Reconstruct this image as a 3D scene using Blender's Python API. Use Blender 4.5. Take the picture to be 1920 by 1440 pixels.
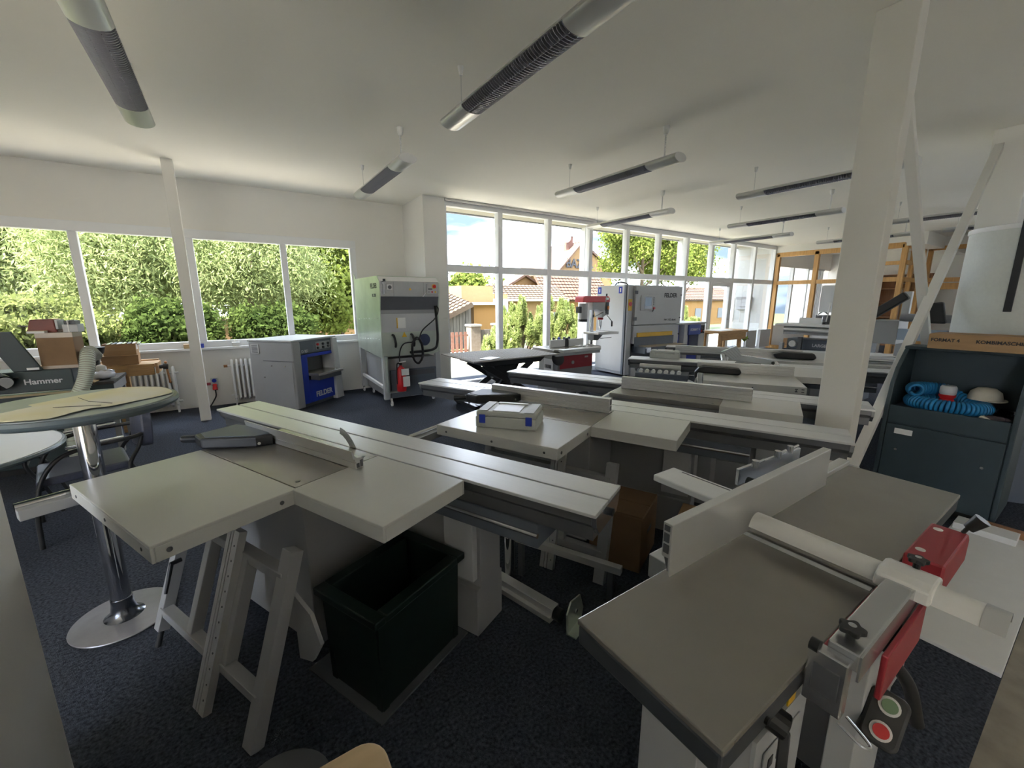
import bpy, bmesh, math, random
import numpy as np
from mathutils import Matrix, Vector
random.seed(7); RNG = np.random.default_rng(7)
for o in list(bpy.data.objects): bpy.data.objects.remove(o)
SC = bpy.context.scene; COL = SC.collection
PI = math.pi; R = math.radians

# ------------------------------------------------------------------ camera
cam_d = bpy.data.cameras.new('camera'); cam = bpy.data.objects.new('camera', cam_d); COL.objects.link(cam)
yaw, pit, rol = R(33.882), R(11.470), R(-0.104)
fw = Vector((math.sin(yaw)*math.cos(pit), math.cos(yaw)*math.cos(pit), -math.sin(pit)))
rt = Vector((math.cos(yaw), -math.sin(yaw), 0)); up = rt.cross(fw)
r2 = rt*math.cos(rol)+up*math.sin(rol); u2 = -rt*math.sin(rol)+up*math.cos(rol)
cam.matrix_world = Matrix(((r2.x,u2.x,-fw.x,0),(r2.y,u2.y,-fw.y,0),(r2.z,u2.z,-fw.z,1.65),(0,0,0,1)))
cam_d.sensor_width = 36; cam_d.lens = 777.36/1920*36; cam_d.clip_start = .05; cam_d.clip_end = 500
SC.camera = cam

# ------------------------------------------------------------------ world, sun, exposure
SKY = 3.0; SUN = 9.0
W = bpy.data.worlds.new('sky'); SC.world = W; W.use_nodes = True
nt = W.node_tree; nt.nodes.clear()
def wn(t, **k):
    n = nt.nodes.new(t)
    for a, b in k.items(): setattr(n, a, b)
    return n
tc = wn('ShaderNodeTexCoord'); mp = wn('ShaderNodeMapping'); mp.inputs['Scale'].default_value = (1.6, 1.6, 5.5)
mp.inputs['Location'].default_value = (.7, .2, .35)
nz = wn('ShaderNodeTexNoise'); nz.inputs['Scale'].default_value = 2.2; nz.inputs['Detail'].default_value = 6; nz.inputs['Roughness'].default_value = .5
cr = wn('ShaderNodeValToRGB'); cr.color_ramp.elements[0].position = .41; cr.color_ramp.elements[1].position = .56; em_ = cr.color_ramp.elements.new(.485); em_.color = (.10, .125, .15, 1)
cr.color_ramp.elements[0].color = (.038, .054, .074, 1); cr.color_ramp.elements[2].color = (.90, 1.0, 1.18, 1)
bg = wn('ShaderNodeBackground'); bg.inputs['Strength'].default_value = SKY
ow = wn('ShaderNodeOutputWorld')
nt.links.new(tc.outputs['Generated'], mp.inputs['Vector']); nt.links.new(mp.outputs['Vector'], nz.inputs['Vector'])
nt.links.new(nz.outputs['Fac'], cr.inputs['Fac']); nt.links.new(cr.outputs['Color'], bg.inputs['Color']); nt.links.new(bg.outputs[0], ow.inputs[0])
sd = bpy.data.lights.new('sun', 'SUN'); sun = bpy.data.objects.new('sun', sd); COL.objects.link(sun)
sd.energy = SUN; sd.angle = R(1.0); sd.color = (1.0, .95, .86)
sun.rotation_euler = Vector((.60, .10, -.78)).to_track_quat('-Z', 'Y').to_euler()
SC.view_settings.view_transform = 'Standard'; SC.view_settings.look = 'None'
SC.view_settings.exposure = 2.55; SC.view_settings.gamma = 1.0; SC.view_settings.use_curve_mapping = False

# ------------------------------------------------------------------ materials
MATS = {}
def mat(name, col, rough=.5, metal=0., noise=0., nscale=8., bump=0., bscale=60., col2=None, spec=None, stretch=None, emit=None, alpha=None, trans=0.):
    if name in MATS: return MATS[name]
    m = bpy.data.materials.new(name); m.use_nodes = True; t = m.node_tree; b = t.nodes['Principled BSDF']
    b.inputs['Base Color'].default_value = (*col, 1); b.inputs['Roughness'].default_value = rough; b.inputs['Metallic'].default_value = metal
    if spec is not None: b.inputs['Specular IOR Level'].default_value = spec
    if trans: b.inputs['Transmission Weight'].default_value = trans
    tcn = t.nodes.new('ShaderNodeTexCoord'); vec = tcn.outputs['Object']
    if stretch:
        mm = t.nodes.new('ShaderNodeMapping'); mm.inputs['Scale'].default_value = stretch; t.links.new(vec, mm.inputs['Vector']); vec = mm.outputs['Vector']
    n = t.nodes.new('ShaderNodeTexNoise'); n.inputs['Scale'].default_value = nscale; n.inputs['Detail'].default_value = 5; t.links.new(vec, n.inputs['Vector'])
    r = t.nodes.new('ShaderNodeValToRGB'); r.color_ramp.elements[0].position = .3; r.color_ramp.elements[1].position = .7
    c2 = col2 if col2 else tuple(min(1, c*(1+noise)) for c in col); c1 = col if col2 else tuple(c*(1-noise) for c in col)
    r.color_ramp.elements[0].color = (*c1, 1); r.color_ramp.elements[1].color = (*c2, 1)
    t.links.new(n.outputs['Fac'], r.inputs['Fac']); t.links.new(r.outputs['Color'], b.inputs['Base Color'])
    if bump:
        n2 = t.nodes.new('ShaderNodeTexNoise'); n2.inputs['Scale'].default_value = bscale; n2.inputs['Detail'].default_value = 3; t.links.new(vec, n2.inputs['Vector'])
        bp = t.nodes.new('ShaderNodeBump'); bp.inputs['Strength'].default_value = bump; bp.inputs['Distance'].default_value = .01
        t.links.new(n2.outputs['Fac'], bp.inputs['Height']); t.links.new(bp.outputs['Normal'], b.inputs['Normal'])
    if emit: b.inputs['Emission Color'].default_value = (*emit[0], 1); b.inputs['Emission Strength'].default_value = emit[1]
    MATS[name] = m; return m
def glass_mat(name, tint=(1, 1, 1), gl=.06):
    m = bpy.data.materials.new(name); m.use_nodes = True; t = m.node_tree; t.nodes.clear()
    o = t.nodes.new('ShaderNodeOutputMaterial'); mx = t.nodes.new('ShaderNodeMixShader'); tr = t.nodes.new('ShaderNodeBsdfTransparent'); g = t.nodes.new('ShaderNodeBsdfGlossy')
    tr.inputs['Color'].default_value = (*tint, 1); g.inputs['Roughness'].default_value = .02
    lw = t.nodes.new('ShaderNodeLayerWeight'); lw.inputs['Blend'].default_value = .12
    mu = t.nodes.new('ShaderNodeMath'); mu.operation = 'MULTIPLY'; mu.inputs[1].default_value = .5
    t.links.new(lw.outputs['Fresnel'], mu.inputs[0]); t.links.new(mu.outputs[0], mx.inputs['Fac'])
    t.links.new(tr.outputs[0], mx.inputs[1]); t.links.new(g.outputs[0], mx.inputs[2]); t.links.new(mx.outputs[0], o.inputs['Surface'])
    MATS[name] = m; return m
def leaf_mat(name, c1, c2, nscale=1.2):
    m = bpy.data.materials.new(name); m.use_nodes = True; t = m.node_tree; t.nodes.clear()
    o = t.nodes.new('ShaderNodeOutputMaterial'); mx = t.nodes.new('ShaderNodeMixShader'); d = t.nodes.new('ShaderNodeBsdfDiffuse'); tr = t.nodes.new('ShaderNodeBsdfTranslucent')
    tcn = t.nodes.new('ShaderNodeTexCoord'); n = t.nodes.new('ShaderNodeTexNoise'); n.inputs['Scale'].default_value = nscale; n.inputs['Detail'].default_value = 8; n.inputs['Roughness'].default_value = .75
    r = t.nodes.new('ShaderNodeValToRGB'); r.color_ramp.elements[0].position = .35; r.color_ramp.elements[1].position = .65
    r.color_ramp.elements[0].color = (*c1, 1); r.color_ramp.elements[1].color = (*c2, 1)
    t.links.new(tcn.outputs['Object'], n.inputs['Vector']); t.links.new(n.outputs['Fac'], r.inputs['Fac'])
    for k in (d, tr): t.links.new(r.outputs['Color'], k.inputs['Color'])
    mx.inputs['Fac'].default_value = .4
    t.links.new(d.outputs[0], mx.inputs[1]); t.links.new(tr.outputs[0], mx.inputs[2]); t.links.new(mx.outputs[0], o.inputs['Surface'])
    MATS[name] = m; return m

M_wall = mat('white_wall', (.80, .785, .745), .9, noise=.015, nscale=2, bump=.05, bscale=120)
M_ceil = mat('ceiling_paint', (.90, .875, .80), .9, noise=.012, nscale=1.2, bump=.04, bscale=90)
M_carpet = mat('carpet', (.022, .026, .038), .95, nscale=75, col2=(.098, .110, .138), bump=.8, bscale=240, spec=.1)
M_tile = mat('beige_vinyl', (.30, .265, .21), .6, noise=.2, nscale=9)
M_pvc = mat('white_window_frame', (.80, .81, .82), .35, noise=.01)
M_glass = glass_mat('window_glass')
M_wood = mat('partition_wood', (.60, .34, .12), .45, noise=.14, nscale=3, stretch=(12, 12, 1.2))
M_wood2 = mat('bench_wood', (.50, .30, .13), .55, noise=.2, nscale=4, stretch=(1.5, 14, 14))
M_brown = mat('brown_wood', (.30, .14, .06), .6, noise=.2, nscale=4, stretch=(8, 8, 1))
M_panel = mat('painted_table_grey', (.60, .60, .57), .30, noise=.02, nscale=3)
M_slide = mat('anodised_aluminium', (.70, .71, .71), .34, .25, noise=.03, nscale=5, stretch=(1, 30, 30))
M_beam = mat('slide_beam_grey', (.17, .175, .185), .4, .5, noise=.04)
M_alu = mat('aluminium_profile', (.66, .66, .65), .33, .6, noise=.03, nscale=6)
M_chrome = mat('chrome', (.72, .72, .74), .07, 1.)
M_base = mat('brushed_base_plate', (.34, .34, .37), .34, .5, noise=.06, nscale=20)
M_steel = mat('bright_steel', (.60, .61, .63), .25, .9, noise=.05)
M_cast = mat('ground_cast_iron', (.34, .325, .295), .27, .55, noise=.07, nscale=4)
M_castd = mat('cast_iron_edge', (.055, .062, .072), .5, .2, noise=.1)
M_grey = mat('machine_grey', (.33, .335, .34), .45, noise=.03, nscale=3)
M_lgrey = mat('machine_light_grey', (.50, .51, .52), .42, noise=.03, nscale=3)
M_dgrey = mat('machine_dark_grey', (.10, .105, .115), .5, noise=.06)
M_slate = mat('slate_blue_grey', (.12, .14, .17), .5, noise=.05)
M_black = mat('black_plastic', (.018, .019, .021), .42, noise=.1)
M_rubber = mat('black_rubber', (.012, .012, .013), .7)
M_blue = mat('blue_paint', (.015, .045, .42), .4, noise=.04)
M_blue2 = mat('blue_banner', (.10, .14, .42), .45, noise=.04)
M_red = mat('dark_red_paint', (.36, .035, .05), .38, noise=.05)
M_red2 = mat('signal_red', (.60, .02, .025), .35, noise=.04)
M_yel = mat('yellow_paint', (.75, .45, .02), .45, noise=.05)
M_green = mat('dark_green_plastic', (0.006, 0.017, 0.013), .45, noise=.12)
M_hgreen = mat('hammer_green', (.018, .036, .040), .45, noise=.08)
M_cab = mat('cabinet_green_grey', (.035, .056, .066), .5, noise=.06, bump=.05, bscale=200)
M_card = mat('cardboard', (.40, .25, .13), .85, noise=.08, nscale=5, stretch=(1, 1, 6))
M_card2 = mat('brown_cardboard', (.25, .155, .085), .85, noise=.1, nscale=5)
M_white = mat('white_plastic', (.78, .78, .77), .4, noise=.02)
M_paper = mat('white_paper', (.82, .82, .80), .8, noise=.02)
M_paper2 = mat('yellowed_paper', (.76, .70, .40), .75, nscale=3.2, col2=(.80, .79, .72))
M_syst = mat('case_grey', (.56, .58, .55), .5, noise=.02)
M_beech = mat('beech_ply', (.62, .45, .26), .5, noise=.08, nscale=3, stretch=(2, 14, 14))
M_tgrey = mat('table_top_grey', (.30, .34, .36), .35, noise=.05)
M_edge = mat('table_edge_slate', (.10, .13, .145), .35, noise=.05)
M_fab = mat('chair_fabric_blue', (.055, .062, .095), .42, noise=.1, nscale=60, bump=.05, bscale=300)
M_hose = mat('clear_hose', (.60, .66, .57), .35, noise=.06, nscale=12)
M_hosew = mat('hose_wire', (.34, .33, .27), .35, noise=.05)
M_bhose = mat('blue_spiral_hose', (.015, .20, .45), .3, noise=.05)
M_cloth = mat('cotton_cloth', (.62, .57, .46), .9, noise=.1, nscale=12)
M_dcloth = mat('dark_cloth', (.05, .05, .055), .9, nscale=14, col2=(.16, .10, .10))
M_galv = mat('galvanised_sheet', (.62, .68, .60), .30, .7, noise=.10, nscale=3)
M_bag = mat('filter_fabric', (.62, .64, .60), .55, noise=.03, nscale=40, bump=.15, bscale=220)
M_bagl = mat('bag_plastic', (.70, .72, .80), .25, noise=.08)
M_copper = mat('vise_handle_wood', (.42, .20, .08), .5, noise=.1)
M_screen = mat('screen_glass', (.18, .22, .30), .15)
M_orange = mat('orange_render', (0.196, 0.101, 0.027), .9, noise=.05)
M_orange2 = mat('peach_render', (0.202, 0.120, 0.050), .9, noise=.06)
M_roof = mat('roof_tile', (0.056, 0.026, 0.016), .85, nscale=2.5, col2=(0.079, 0.047, 0.030))
M_roof2 = mat('roof_tile_pale', (0.066, 0.040, 0.025), .85, nscale=2.0, col2=(0.087, 0.063, 0.042))
M_plank = mat('weathered_plank', (0.053, 0.048, 0.043), .9, nscale=5, col2=(0.101, 0.091, 0.079), stretch=(3.600, 3.600, 0.480))
M_brick = mat('red_brick', (0.101, 0.038, 0.024), .9, nscale=14, col2=(0.134, 0.072, 0.053))
M_cbrick = mat('cream_brick', (0.087, 0.067, 0.050), .9, nscale=14, col2=(0.111, 0.094, 0.077))
M_stone = mat('pale_render', (0.168, 0.166, 0.156), .9, noise=.03)
M_pave = mat('pale_paving', (.46, .425, .355), .9, noise=.10, nscale=3)
M_grass = mat('grass', (0.038, 0.058, 0.010), .95, nscale=6, col2=(0.062, 0.082, 0.019))
M_bark = mat('bark', (.10, .075, .05), .95, noise=.25, nscale=10)
M_outer = mat('outer_white_wall', (.62, .63, .60), .9, noise=.02)
M_soffit = mat('soffit_paint', (0.288, 0.274, 0.224), .9, noise=.02)
M_lamp = mat('lamp_satin_aluminium', (.62, .62, .60), .3, .35, noise=.02)
M_louv = mat('lamp_louvre', (.50, .50, .56), .25, .6)
M_ink = mat('print_black', (.03, .03, .035), .6)
M_inkw = mat('print_silver', (.62, .63, .66), .5)
M_leafA = leaf_mat('leaf_willow', (0.148, 0.190, 0.069), (0.269, 0.302, 0.130), 1.6)
M_leafB = leaf_mat('leaf_bright', (0.086, 0.118, 0.020), (0.151, 0.181, 0.046), 1.3)
M_leafC = leaf_mat('leaf_sumac', (0.094, 0.123, 0.031), (0.161, 0.177, 0.070), 2.0)
M_leafD = leaf_mat('leaf_deep', (0.033, 0.054, 0.015), (0.073, 0.100, 0.027), 1.0)
M_needle = leaf_mat('needle_green', (0.161, 0.219, 0.066), (0.343, 0.380, 0.152), 2.5)

# ------------------------------------------------------------------ mesh helpers
class G:
    def __init__(s): s.v = []; s.f = []
    def add(s, vs, fs):
        o = len(s.v); s.v += [tuple(p) for p in vs]; s.f += [tuple(i+o for i in f) for f in fs]; return s
    def box(s, x0, x1, y0, y1, z0, z1, m=None):
        vs = [Vector(p) for p in ((x0,y0,z0),(x1,y0,z0),(x1,y1,z0),(x0,y1,z0),(x0,y0,z1),(x1,y0,z1),(x1,y1,z1),(x0,y1,z1))]
        if m is not None: vs = [m @ p for p in vs]
        return s.add(vs, [(0,3,2,1),(4,5,6,7),(0,1,5,4),(1,2,6,5),(2,3,7,6),(3,0,4,7)])
    def bar(s, p0, p1, w, h, upv=(0,0,1)):                      # rectangular bar between two points
        p0 = Vector(p0); p1 = Vector(p1); d = (p1-p0); L = d.length; d.normalize()
        a = d.cross(Vector(upv))
        if a.length < 1e-4: a = d.cross(Vector((1,0,0)))
        a.normalize(); b = a.cross(d)
        mtx = Matrix(((d.x,a.x,b.x,p0.x),(d.y,a.y,b.y,p0.y),(d.z,a.z,b.z,p0.z),(0,0,0,1)))
        return s.box(0, L, -w/2, w/2, -h/2, h/2, mtx)
    def cyl(s, p0, p1, r, n=16, r1=None, cap=True):
        p0 = Vector(p0); p1 = Vector(p1); d = (p1-p0).normalized(); r1 = r if r1 is None else r1
        a = d.cross(Vector((0,0,1)))
        if a.length < 1e-4: a = Vector((1,0,0))
        a.normalize(); b = d.cross(a); vs = []
        for q, rr in ((p0, r), (p1, r1)):
            vs += [q + a*rr*math.cos(2*PI*k/n) + b*rr*math.sin(2*PI*k/n) for k in range(n)]
        fs = [(k, (k+1) % n, n+(k+1) % n, n+k) for k in range(n)]
        if cap: fs += [tuple(range(n))[::-1], tuple(range(n, 2*n))]
        return s.add(vs, fs)
    def tube(s, pts, r, n=8, rf=None):
        pts = [Vector(p) for p in pts]; vs = []; N = len(pts); last = None
        for i, p in enumerate(pts):
            d = (pts[min(i+1, N-1)] - pts[max(i-1, 0)]).normalized()
            a = (last - d*last.dot(d)) if last is not None else d.cross(Vector((0,0,1)) if abs(d.z) < .95 else Vector((1,0,0)))
            a.normalize(); last = a; b = d.cross(a); rr = r if rf is None else rf(i)
            vs += [p + a*rr*math.cos(2*PI*k/n) + b*rr*math.sin(2*PI*k/n) for k in range(n)]
        fs = [(i*n+k, i*n+(k+1) % n, (i+1)*n+(k+1) % n, (i+1)*n+k) for i in range(N-1) for k in range(n)]
        fs += [tuple(range(n))[::-1], tuple(range((N-1)*n, N*n))]
        return s.add(vs, fs)
    def lathe(s, prof, c=(0,0,0), n=24, sx=1., sy=1.):
        vs = []; N = len(prof)
        for r, z in prof: vs += [(c[0]+sx*r*math.cos(2*PI*k/n), c[1]+sy*r*math.sin(2*PI*k/n), c[2]+z) for k in range(n)]
        fs = [(i*n+k, i*n+(k+1) % n, (i+1)*n+(k+1) % n, (i+1)*n+k) for i in range(N-1) for k in range(n)]
        fs += [tuple(range(n))[::-1], tuple(range((N-1)*n, N*n))]
        return s.add(vs, fs)
    def prism(s, pts, ax, a, b):                                # polygon extruded along an axis
        def P(p, t): return {'x': (t, p[0], p[1]), 'y': (p[0], t, p[1]), 'z': (p[0], p[1], t)}[ax]
        n = len(pts); vs = [P(p, a) for p in pts] + [P(p, b) for p in pts]
        fs = [(k, (k+1) % n, n+(k+1) % n, n+k) for k in range(n)] + [tuple(range(n))[::-1], tuple(range(n, 2*n))]
        return s.add(vs, fs)
    def sph(s, c, rx, ry=None, rz=None, n=12, m=8, jit=0):
        ry = rx if ry is None else ry; rz = rx if rz is None else rz; pr = []; vs = []
        for i in range(m+1):
            t = PI*i/m
            for k in range(n):
                q = 1 + (random.uniform(-jit, jit) if jit else 0)
                vs.append((c[0]+q*rx*math.sin(t)*math.cos(2*PI*k/n), c[1]+q*ry*math.sin(t)*math.sin(2*PI*k/n), c[2]+q*rz*math.cos(t)))
        fs = [(i*n+k, (i+1)*n+k, (i+1)*n+(k+1) % n, i*n+(k+1) % n) for i in range(m) for k in range(n)]
        return s.add(vs, fs)
    def build(s, name, m, parent=None, bev=0, smooth=False, seg=2):
        me = bpy.data.meshes.new(name); me.from_pydata(s.v, [], s.f)
        bm = bmesh.new(); bm.from_mesh(me); bmesh.ops.recalc_face_normals(bm, faces=bm.faces); bm.to_mesh(me); bm.free()
        me.materials.append(m); o = bpy.data.objects.new(name, me); COL.objects.link(o)
        if smooth: me.polygons.foreach_set('use_smooth', [True]*len(me.polygons)); 
        if smooth and smooth != 'all': me.set_sharp_from_angle(angle=R(40))
        if parent: o.parent = parent
        if bev:
            b = o.modifiers.new('bevel', 'BEVEL'); b.width = bev; b.segments = seg; b.limit_method = 'ANGLE'; b.angle_limit = R(40)
        return o
def tag(o, label, cat, group=None, kind=None):
    if label: o['label'] = label
    if cat: o['category'] = cat
    if group: o['group'] = group
    if kind: o['kind'] = kind
    return o
def thing(name, label, cat, loc=(0,0,0), rz=0, group=None):
    o = bpy.data.objects.new(name, None); COL.objects.link(o); o.location = loc; o.rotation_euler = (0, 0, rz); o.empty_display_size = .1
    return tag(o, label, cat, group)
def struct(name, loc=(0,0,0)):
    o = bpy.data.objects.new(name, None); COL.objects.link(o); o.location = loc; o['kind'] = 'structure'; o.empty_display_size = .1; return o
def sbox(name, m, *a, parent=None, bev=0):
    o = G().box(*a).build(name, m, parent, bev)
    if parent is None: o['kind'] = 'structure'
    return o
def part(name, m, parent, *a, bev=0): return G().box(*a).build(name, m, parent, bev)
def text(name, s, size, m, parent, loc, rot, bold=.0, ext=.0008, align='LEFT', shear=0, sx=1):
    c = bpy.data.curves.new(name, 'FONT'); c.body = s; c.size = size; c.extrude = ext; c.offset = bold; c.align_x = align; c.shear = shear
    t = bpy.data.objects.new(name, c); me = bpy.data.meshes.new_from_object(t); bpy.data.objects.remove(t)
    me.materials.clear(); me.materials.append(m)
    o = bpy.data.objects.new(name, me); COL.objects.link(o); o.parent = parent; o.location = loc; o.rotation_euler = rot; o.scale = (sx, 1, 1); return o
def copy_tree(o, parent=None):
    c = o.copy(); COL.objects.link(c); c.parent = parent
    for ch in list(o.children): copy_tree(ch, c)
    return c
def smoothpath(pts, n=8):                                       # Catmull-Rom through the points
    P = [Vector(p) for p in pts]; P = [P[0]*2-P[1]] + P + [P[-1]*2-P[-2]]; out = []
    for i in range(1, len(P)-2):
        for k in range(n):
            t = k/n; a, b, c, d = P[i-1], P[i], P[i+1], P[i+2]
            out.append(.5*((2*b)+(c-a)*t+(2*a-5*b+4*c-d)*t*t+(3*b-a-3*c+d)*t**3))
    return out + [P[-2]]
FRONT = (PI/2, 0, 0)                                            # text on a face that looks to -Y

def rrect(x, y, r, n=6):
    P = []
    for cx, cy, a0 in ((x-r,y-r,0),(-x+r,y-r,90),(-x+r,-y+r,180),(x-r,-y+r,270)): P += [(cx+r*math.cos(R(a0+90*k/n)), cy+r*math.sin(R(a0+90*k/n))) for k in range(n+1)]
    return P

# ------------------------------------------------------------------ room shell
CZ = 3.38; BW = 8.0; GW = 7.08
fl = struct('floor')
part('carpet', M_carpet, fl, -4.6, 15.4, .07, 8.0, -.10, 0)
part('vinyl_floor', M_tile, fl, -4.6, 15.4, -4.0, .07, -.10, -.004)
part('office_floor', M_carpet, fl, 15.4, 20.0, -.5, 7.08, -.10, 0)
ce = struct('ceiling')
part('ceiling_slab', M_ceil, ce, -4.8, 20.2, -4.2, 7.2, CZ, CZ+.35)
part('ceiling_slab', M_ceil, ce, -4.8, 3.2, 7.2, 8.3, CZ, CZ+.35)
part('soffit', M_soffit, ce, 3.2, 20.2, 7.2, 8.40, CZ+.09, CZ+.35); part('fascia', M_grey, ce, 3.2, 20.2, 8.40, 8.43, CZ+.06, CZ+.40)
part('ceiling_beam', M_wall, ce, 15.25, 20, 3.35, 3.75, 3.06, CZ)
wb = struct('wall_back')
part('wall_below_window', M_wall, wb, -4.6, 2.9, BW, BW+.3, -.1, .93)
part('wall_above_window', M_wall, wb, -4.6, 2.9, BW, BW+.3, 2.68, CZ)
part('wall_beside_window', M_wall, wb, 2.0, 2.9, BW, BW+.3, .93, 2.68)
part('wall_beside_window', M_wall, wb, -4.6, -4.1, BW, BW+.3, .93, 2.68)
sbox('wall_pier', M_wall, 2.9, 3.30, 7.0, 8.3, -.1, CZ)
wl_ = struct('wall_left'); w6 = struct('added_fill_window')  # left glazing is out of view, added to lighten the near ceiling and column
for a in ((-4.2, 8.3, -.1, .4), (-4.2, 8.3, 3.1, CZ), (-4.2, -3.6, .4, 3.1), (.57, 8.3, .4, 3.1)): part('wall_panel', M_wall, wl_, -4.8, -4.6, a[0], a[1], a[2], a[3])
for k in range(5): part('mullion', M_pvc, w6, -4.75, -4.65, -3.6+k*1.03, -3.52+k*1.03, .4, 3.1)
for k in range(4): part('pane', M_glass, w6, -4.70, -4.694, -3.52+k*1.03, -2.57+k*1.03, .4, 3.1)
sbox('wall_front', M_wall, -4.8, 20.2, -4.2, -4.0, -.1, CZ)
sbox('wall_near', M_wall, -.95, -.647, -1.2, 1.867, -.004, CZ, bev=.004)
sbox('wall_right', M_wall, 20.0, 20.2, -4.2, 8.4, -.1, CZ)
sbox('wall_office_side', M_wall, 15.4, 20.0, -.7, -.5, -.1, CZ)
# back window: frame, mullions, panes and sill
w1 = struct('window_1')
part('window_frame', M_pvc, w1, -4.1, 2.0, BW-.02, BW+.10, 2.55, 2.68, bev=.006)
part('window_frame', M_pvc, w1, -4.1, 2.0, BW+.0, BW+.10, .93, 1.03, bev=.006)
part('window_frame', M_pvc, w1, 1.90, 2.0, BW+.0, BW+.10, 1.03, 2.55, bev=.006)
part('window_frame', M_pvc, w1, -4.1, -4.0, BW+.0, BW+.10, 1.03, 2.55, bev=.006)
part('window_sill', M_pvc, w1, -4.1, 2.04, BW-.10, BW+.02, .90, .935, bev=.006)
MX = [-2.83, -1.61, -.38, .85]
for x in MX: part('mullion', M_pvc, w1, x-.045, x+.045, BW-.0, BW+.10, 1.03, 2.55, bev=.006)
for a, b in zip([-4.0]+MX, MX+[1.90]): part('pane', M_glass, w1, a+.04, b-.04, BW+.05, BW+.056, 1.02, 2.56)
# glass front: mullions each 1.2 m, transom, panes
w2 = struct('window_2')
GX = [3.30, 4.47, 5.68, 6.86, 8.07, 9.27, 10.46, 11.66, 12.83, 14.06, 15.36]
part('top_rail', M_pvc, w2, 3.30, 15.4, GW-.03, GW+.09, 3.27, CZ, bev=.005)
part('blind_track', M_lamp, w2, 3.30, 6.9, GW-.10, GW-.05, 3.34, CZ, bev=.004)
part('transom', M_pvc, w2, 3.30, 15.4, GW-.03, GW+.09, 2.15, 2.28, bev=.005)
part('bottom_rail', M_pvc, w2, 3.30, 11.66, GW-.03, GW+.09, -.02, .11, bev=.005)
part('bottom_rail', M_pvc, w2, 12.83, 15.4, GW-.03, GW+.09, -.02, .11, bev=.005)
for i, x in enumerate(GX): part('mullion', M_pvc, w2, x-.05 if i else x, x+.05, GW-.04, GW+.10, 0, CZ-.1, bev=.006)
for i in range(len(GX)-1):
    a, b = GX[i]+.04, GX[i+1]-.04
    part('pane', M_glass, w2, a, b, GW+.03, GW+.036, 2.27, 3.28)
    if i != 7: part('pane', M_glass, w2, a, b, GW+.03, GW+.036, .10, 2.16)
d1 = struct('door_1', (11.66, GW, 0))
part('door_frame', M_pvc, d1, .05, 1.12, -.05, .05, 2.03, 2.15, bev=.005)
for a in (.05, 1.02): part('door_frame', M_pvc, d1, a, a+.10, -.05, .05, 0, 2.03, bev=.005)
part('door_frame', M_pvc, d1, .15, 1.02, -.05, .05, .0, .18, bev=.005)
part('pane', M_glass, d1, .15, 1.02, .0, .006, .18, 2.03)
G().cyl((1.05, -.06, 1.05), (1.05, -.12, 1.05), .012).cyl((1.05, -.12, 1.05), (.93, -.12, 1.05), .011).build('door_handle', M_steel, d1, smooth=True)
# end partition: oak frame with glass, X = 15.4
w3 = struct('window_3')
PX = 15.40
for y in (6.98, 5.86, 4.80, 3.80): part('wood_post', M_wood, w3, PX-.06, PX+.06, y-.07, y+.05, 0, 3.12, bev=.005)
part('wood_rail', M_wood, w3, PX-.06, PX+.06, 3.8, 7.0, 3.02, 3.16, bev=.005)
part('wood_rail', M_wood, w3, PX-.05, PX+.05, 3.8, 7.0, 2.13, 2.25, bev=.005)
part('wood_rail', M_wood, w3, PX-.05, PX+.05, 3.8, 4.8, 2.58, 2.68, bev=.005)
part('wood_rail', M_wood, w3, PX-.05, PX+.05, 3.8, 7.0, 0, .12, bev=.005)
part('wall_over_partition', M_wall, w3, PX-.05, PX+.05, 3.75, 7.05, 3.15, CZ)
for a, b in ((5.9, 6.92), (4.85, 5.8), (3.85, 4.74)):
    for z0, z1 in ((.12, 2.13), (2.25, 3.02)): part('pane', M_glass, w3, PX, PX+.006, a, b, z0, z1)
w4 = struct('window_4')
for x in (16.0, 16.95): part('wood_post', M_wood, w4, x-.05, x+.05, 3.70, 3.80, 0, 3.12, bev=.005)
for z in (3.02, 2.58, 2.13, 0): part('wood_rail', M_wood, w4, PX, 17.0, 3.70, 3.80, z, z+.11, bev=.005)
for a, b in ((15.47, 15.95), (16.05, 16.9)): part('pane', M_glass, w4, a, b, 3.74, 3.746, .12, 3.02)
for y in (3.62, 2.55, .6): part('wood_post', M_wood, w4, 17.0, 17.1, y-.05, y+.05, 0, 3.12, bev=.005)
for z in (3.02, 2.13): part('wood_rail', M_wood, w4, 17.0, 17.1, .6, 3.65, z, z+.12, bev=.005)
part('wall_over_partition', M_wall, w4, 17.0, 17.1, .55, 3.75, 3.13, CZ)
part('wood_panel', M_brown, w4, 17.02, 17.08, .6, 1.5, 2.24, 3.02); part('pane', M_glass, w4, 17.04, 17.05, 1.5, 3.6, 2.24, 3.02)
part('wood_panel', M_wood, w4, 17.02, 17.08, .6, 2.5, 0, .9)
part('pane', M_glass, w4, 17.04, 17.05, .6, 1.4, .9, 2.14)
d2 = struct('door_2', (17.0, 2.6, 0))
G().box(-.02,.03,.0,.14,0,2.1).box(-.02,.03,.82,.96,0,2.1).box(-.02,.03,.14,.82,1.92,2.1).box(-.02,.03,.14,.82,0,.75).build('door_leaf', M_wood, d2, .004)
part('pane', M_glass, d2, 0, .006, .14, .82, .75, 1.92)
G().cyl((-.02,.08,1.05),(-.07,.08,1.05),.012).cyl((-.07,.08,1.05),(-.07,.2,1.05),.011).build('door_handle', M_steel, d2, smooth=True)
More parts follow.
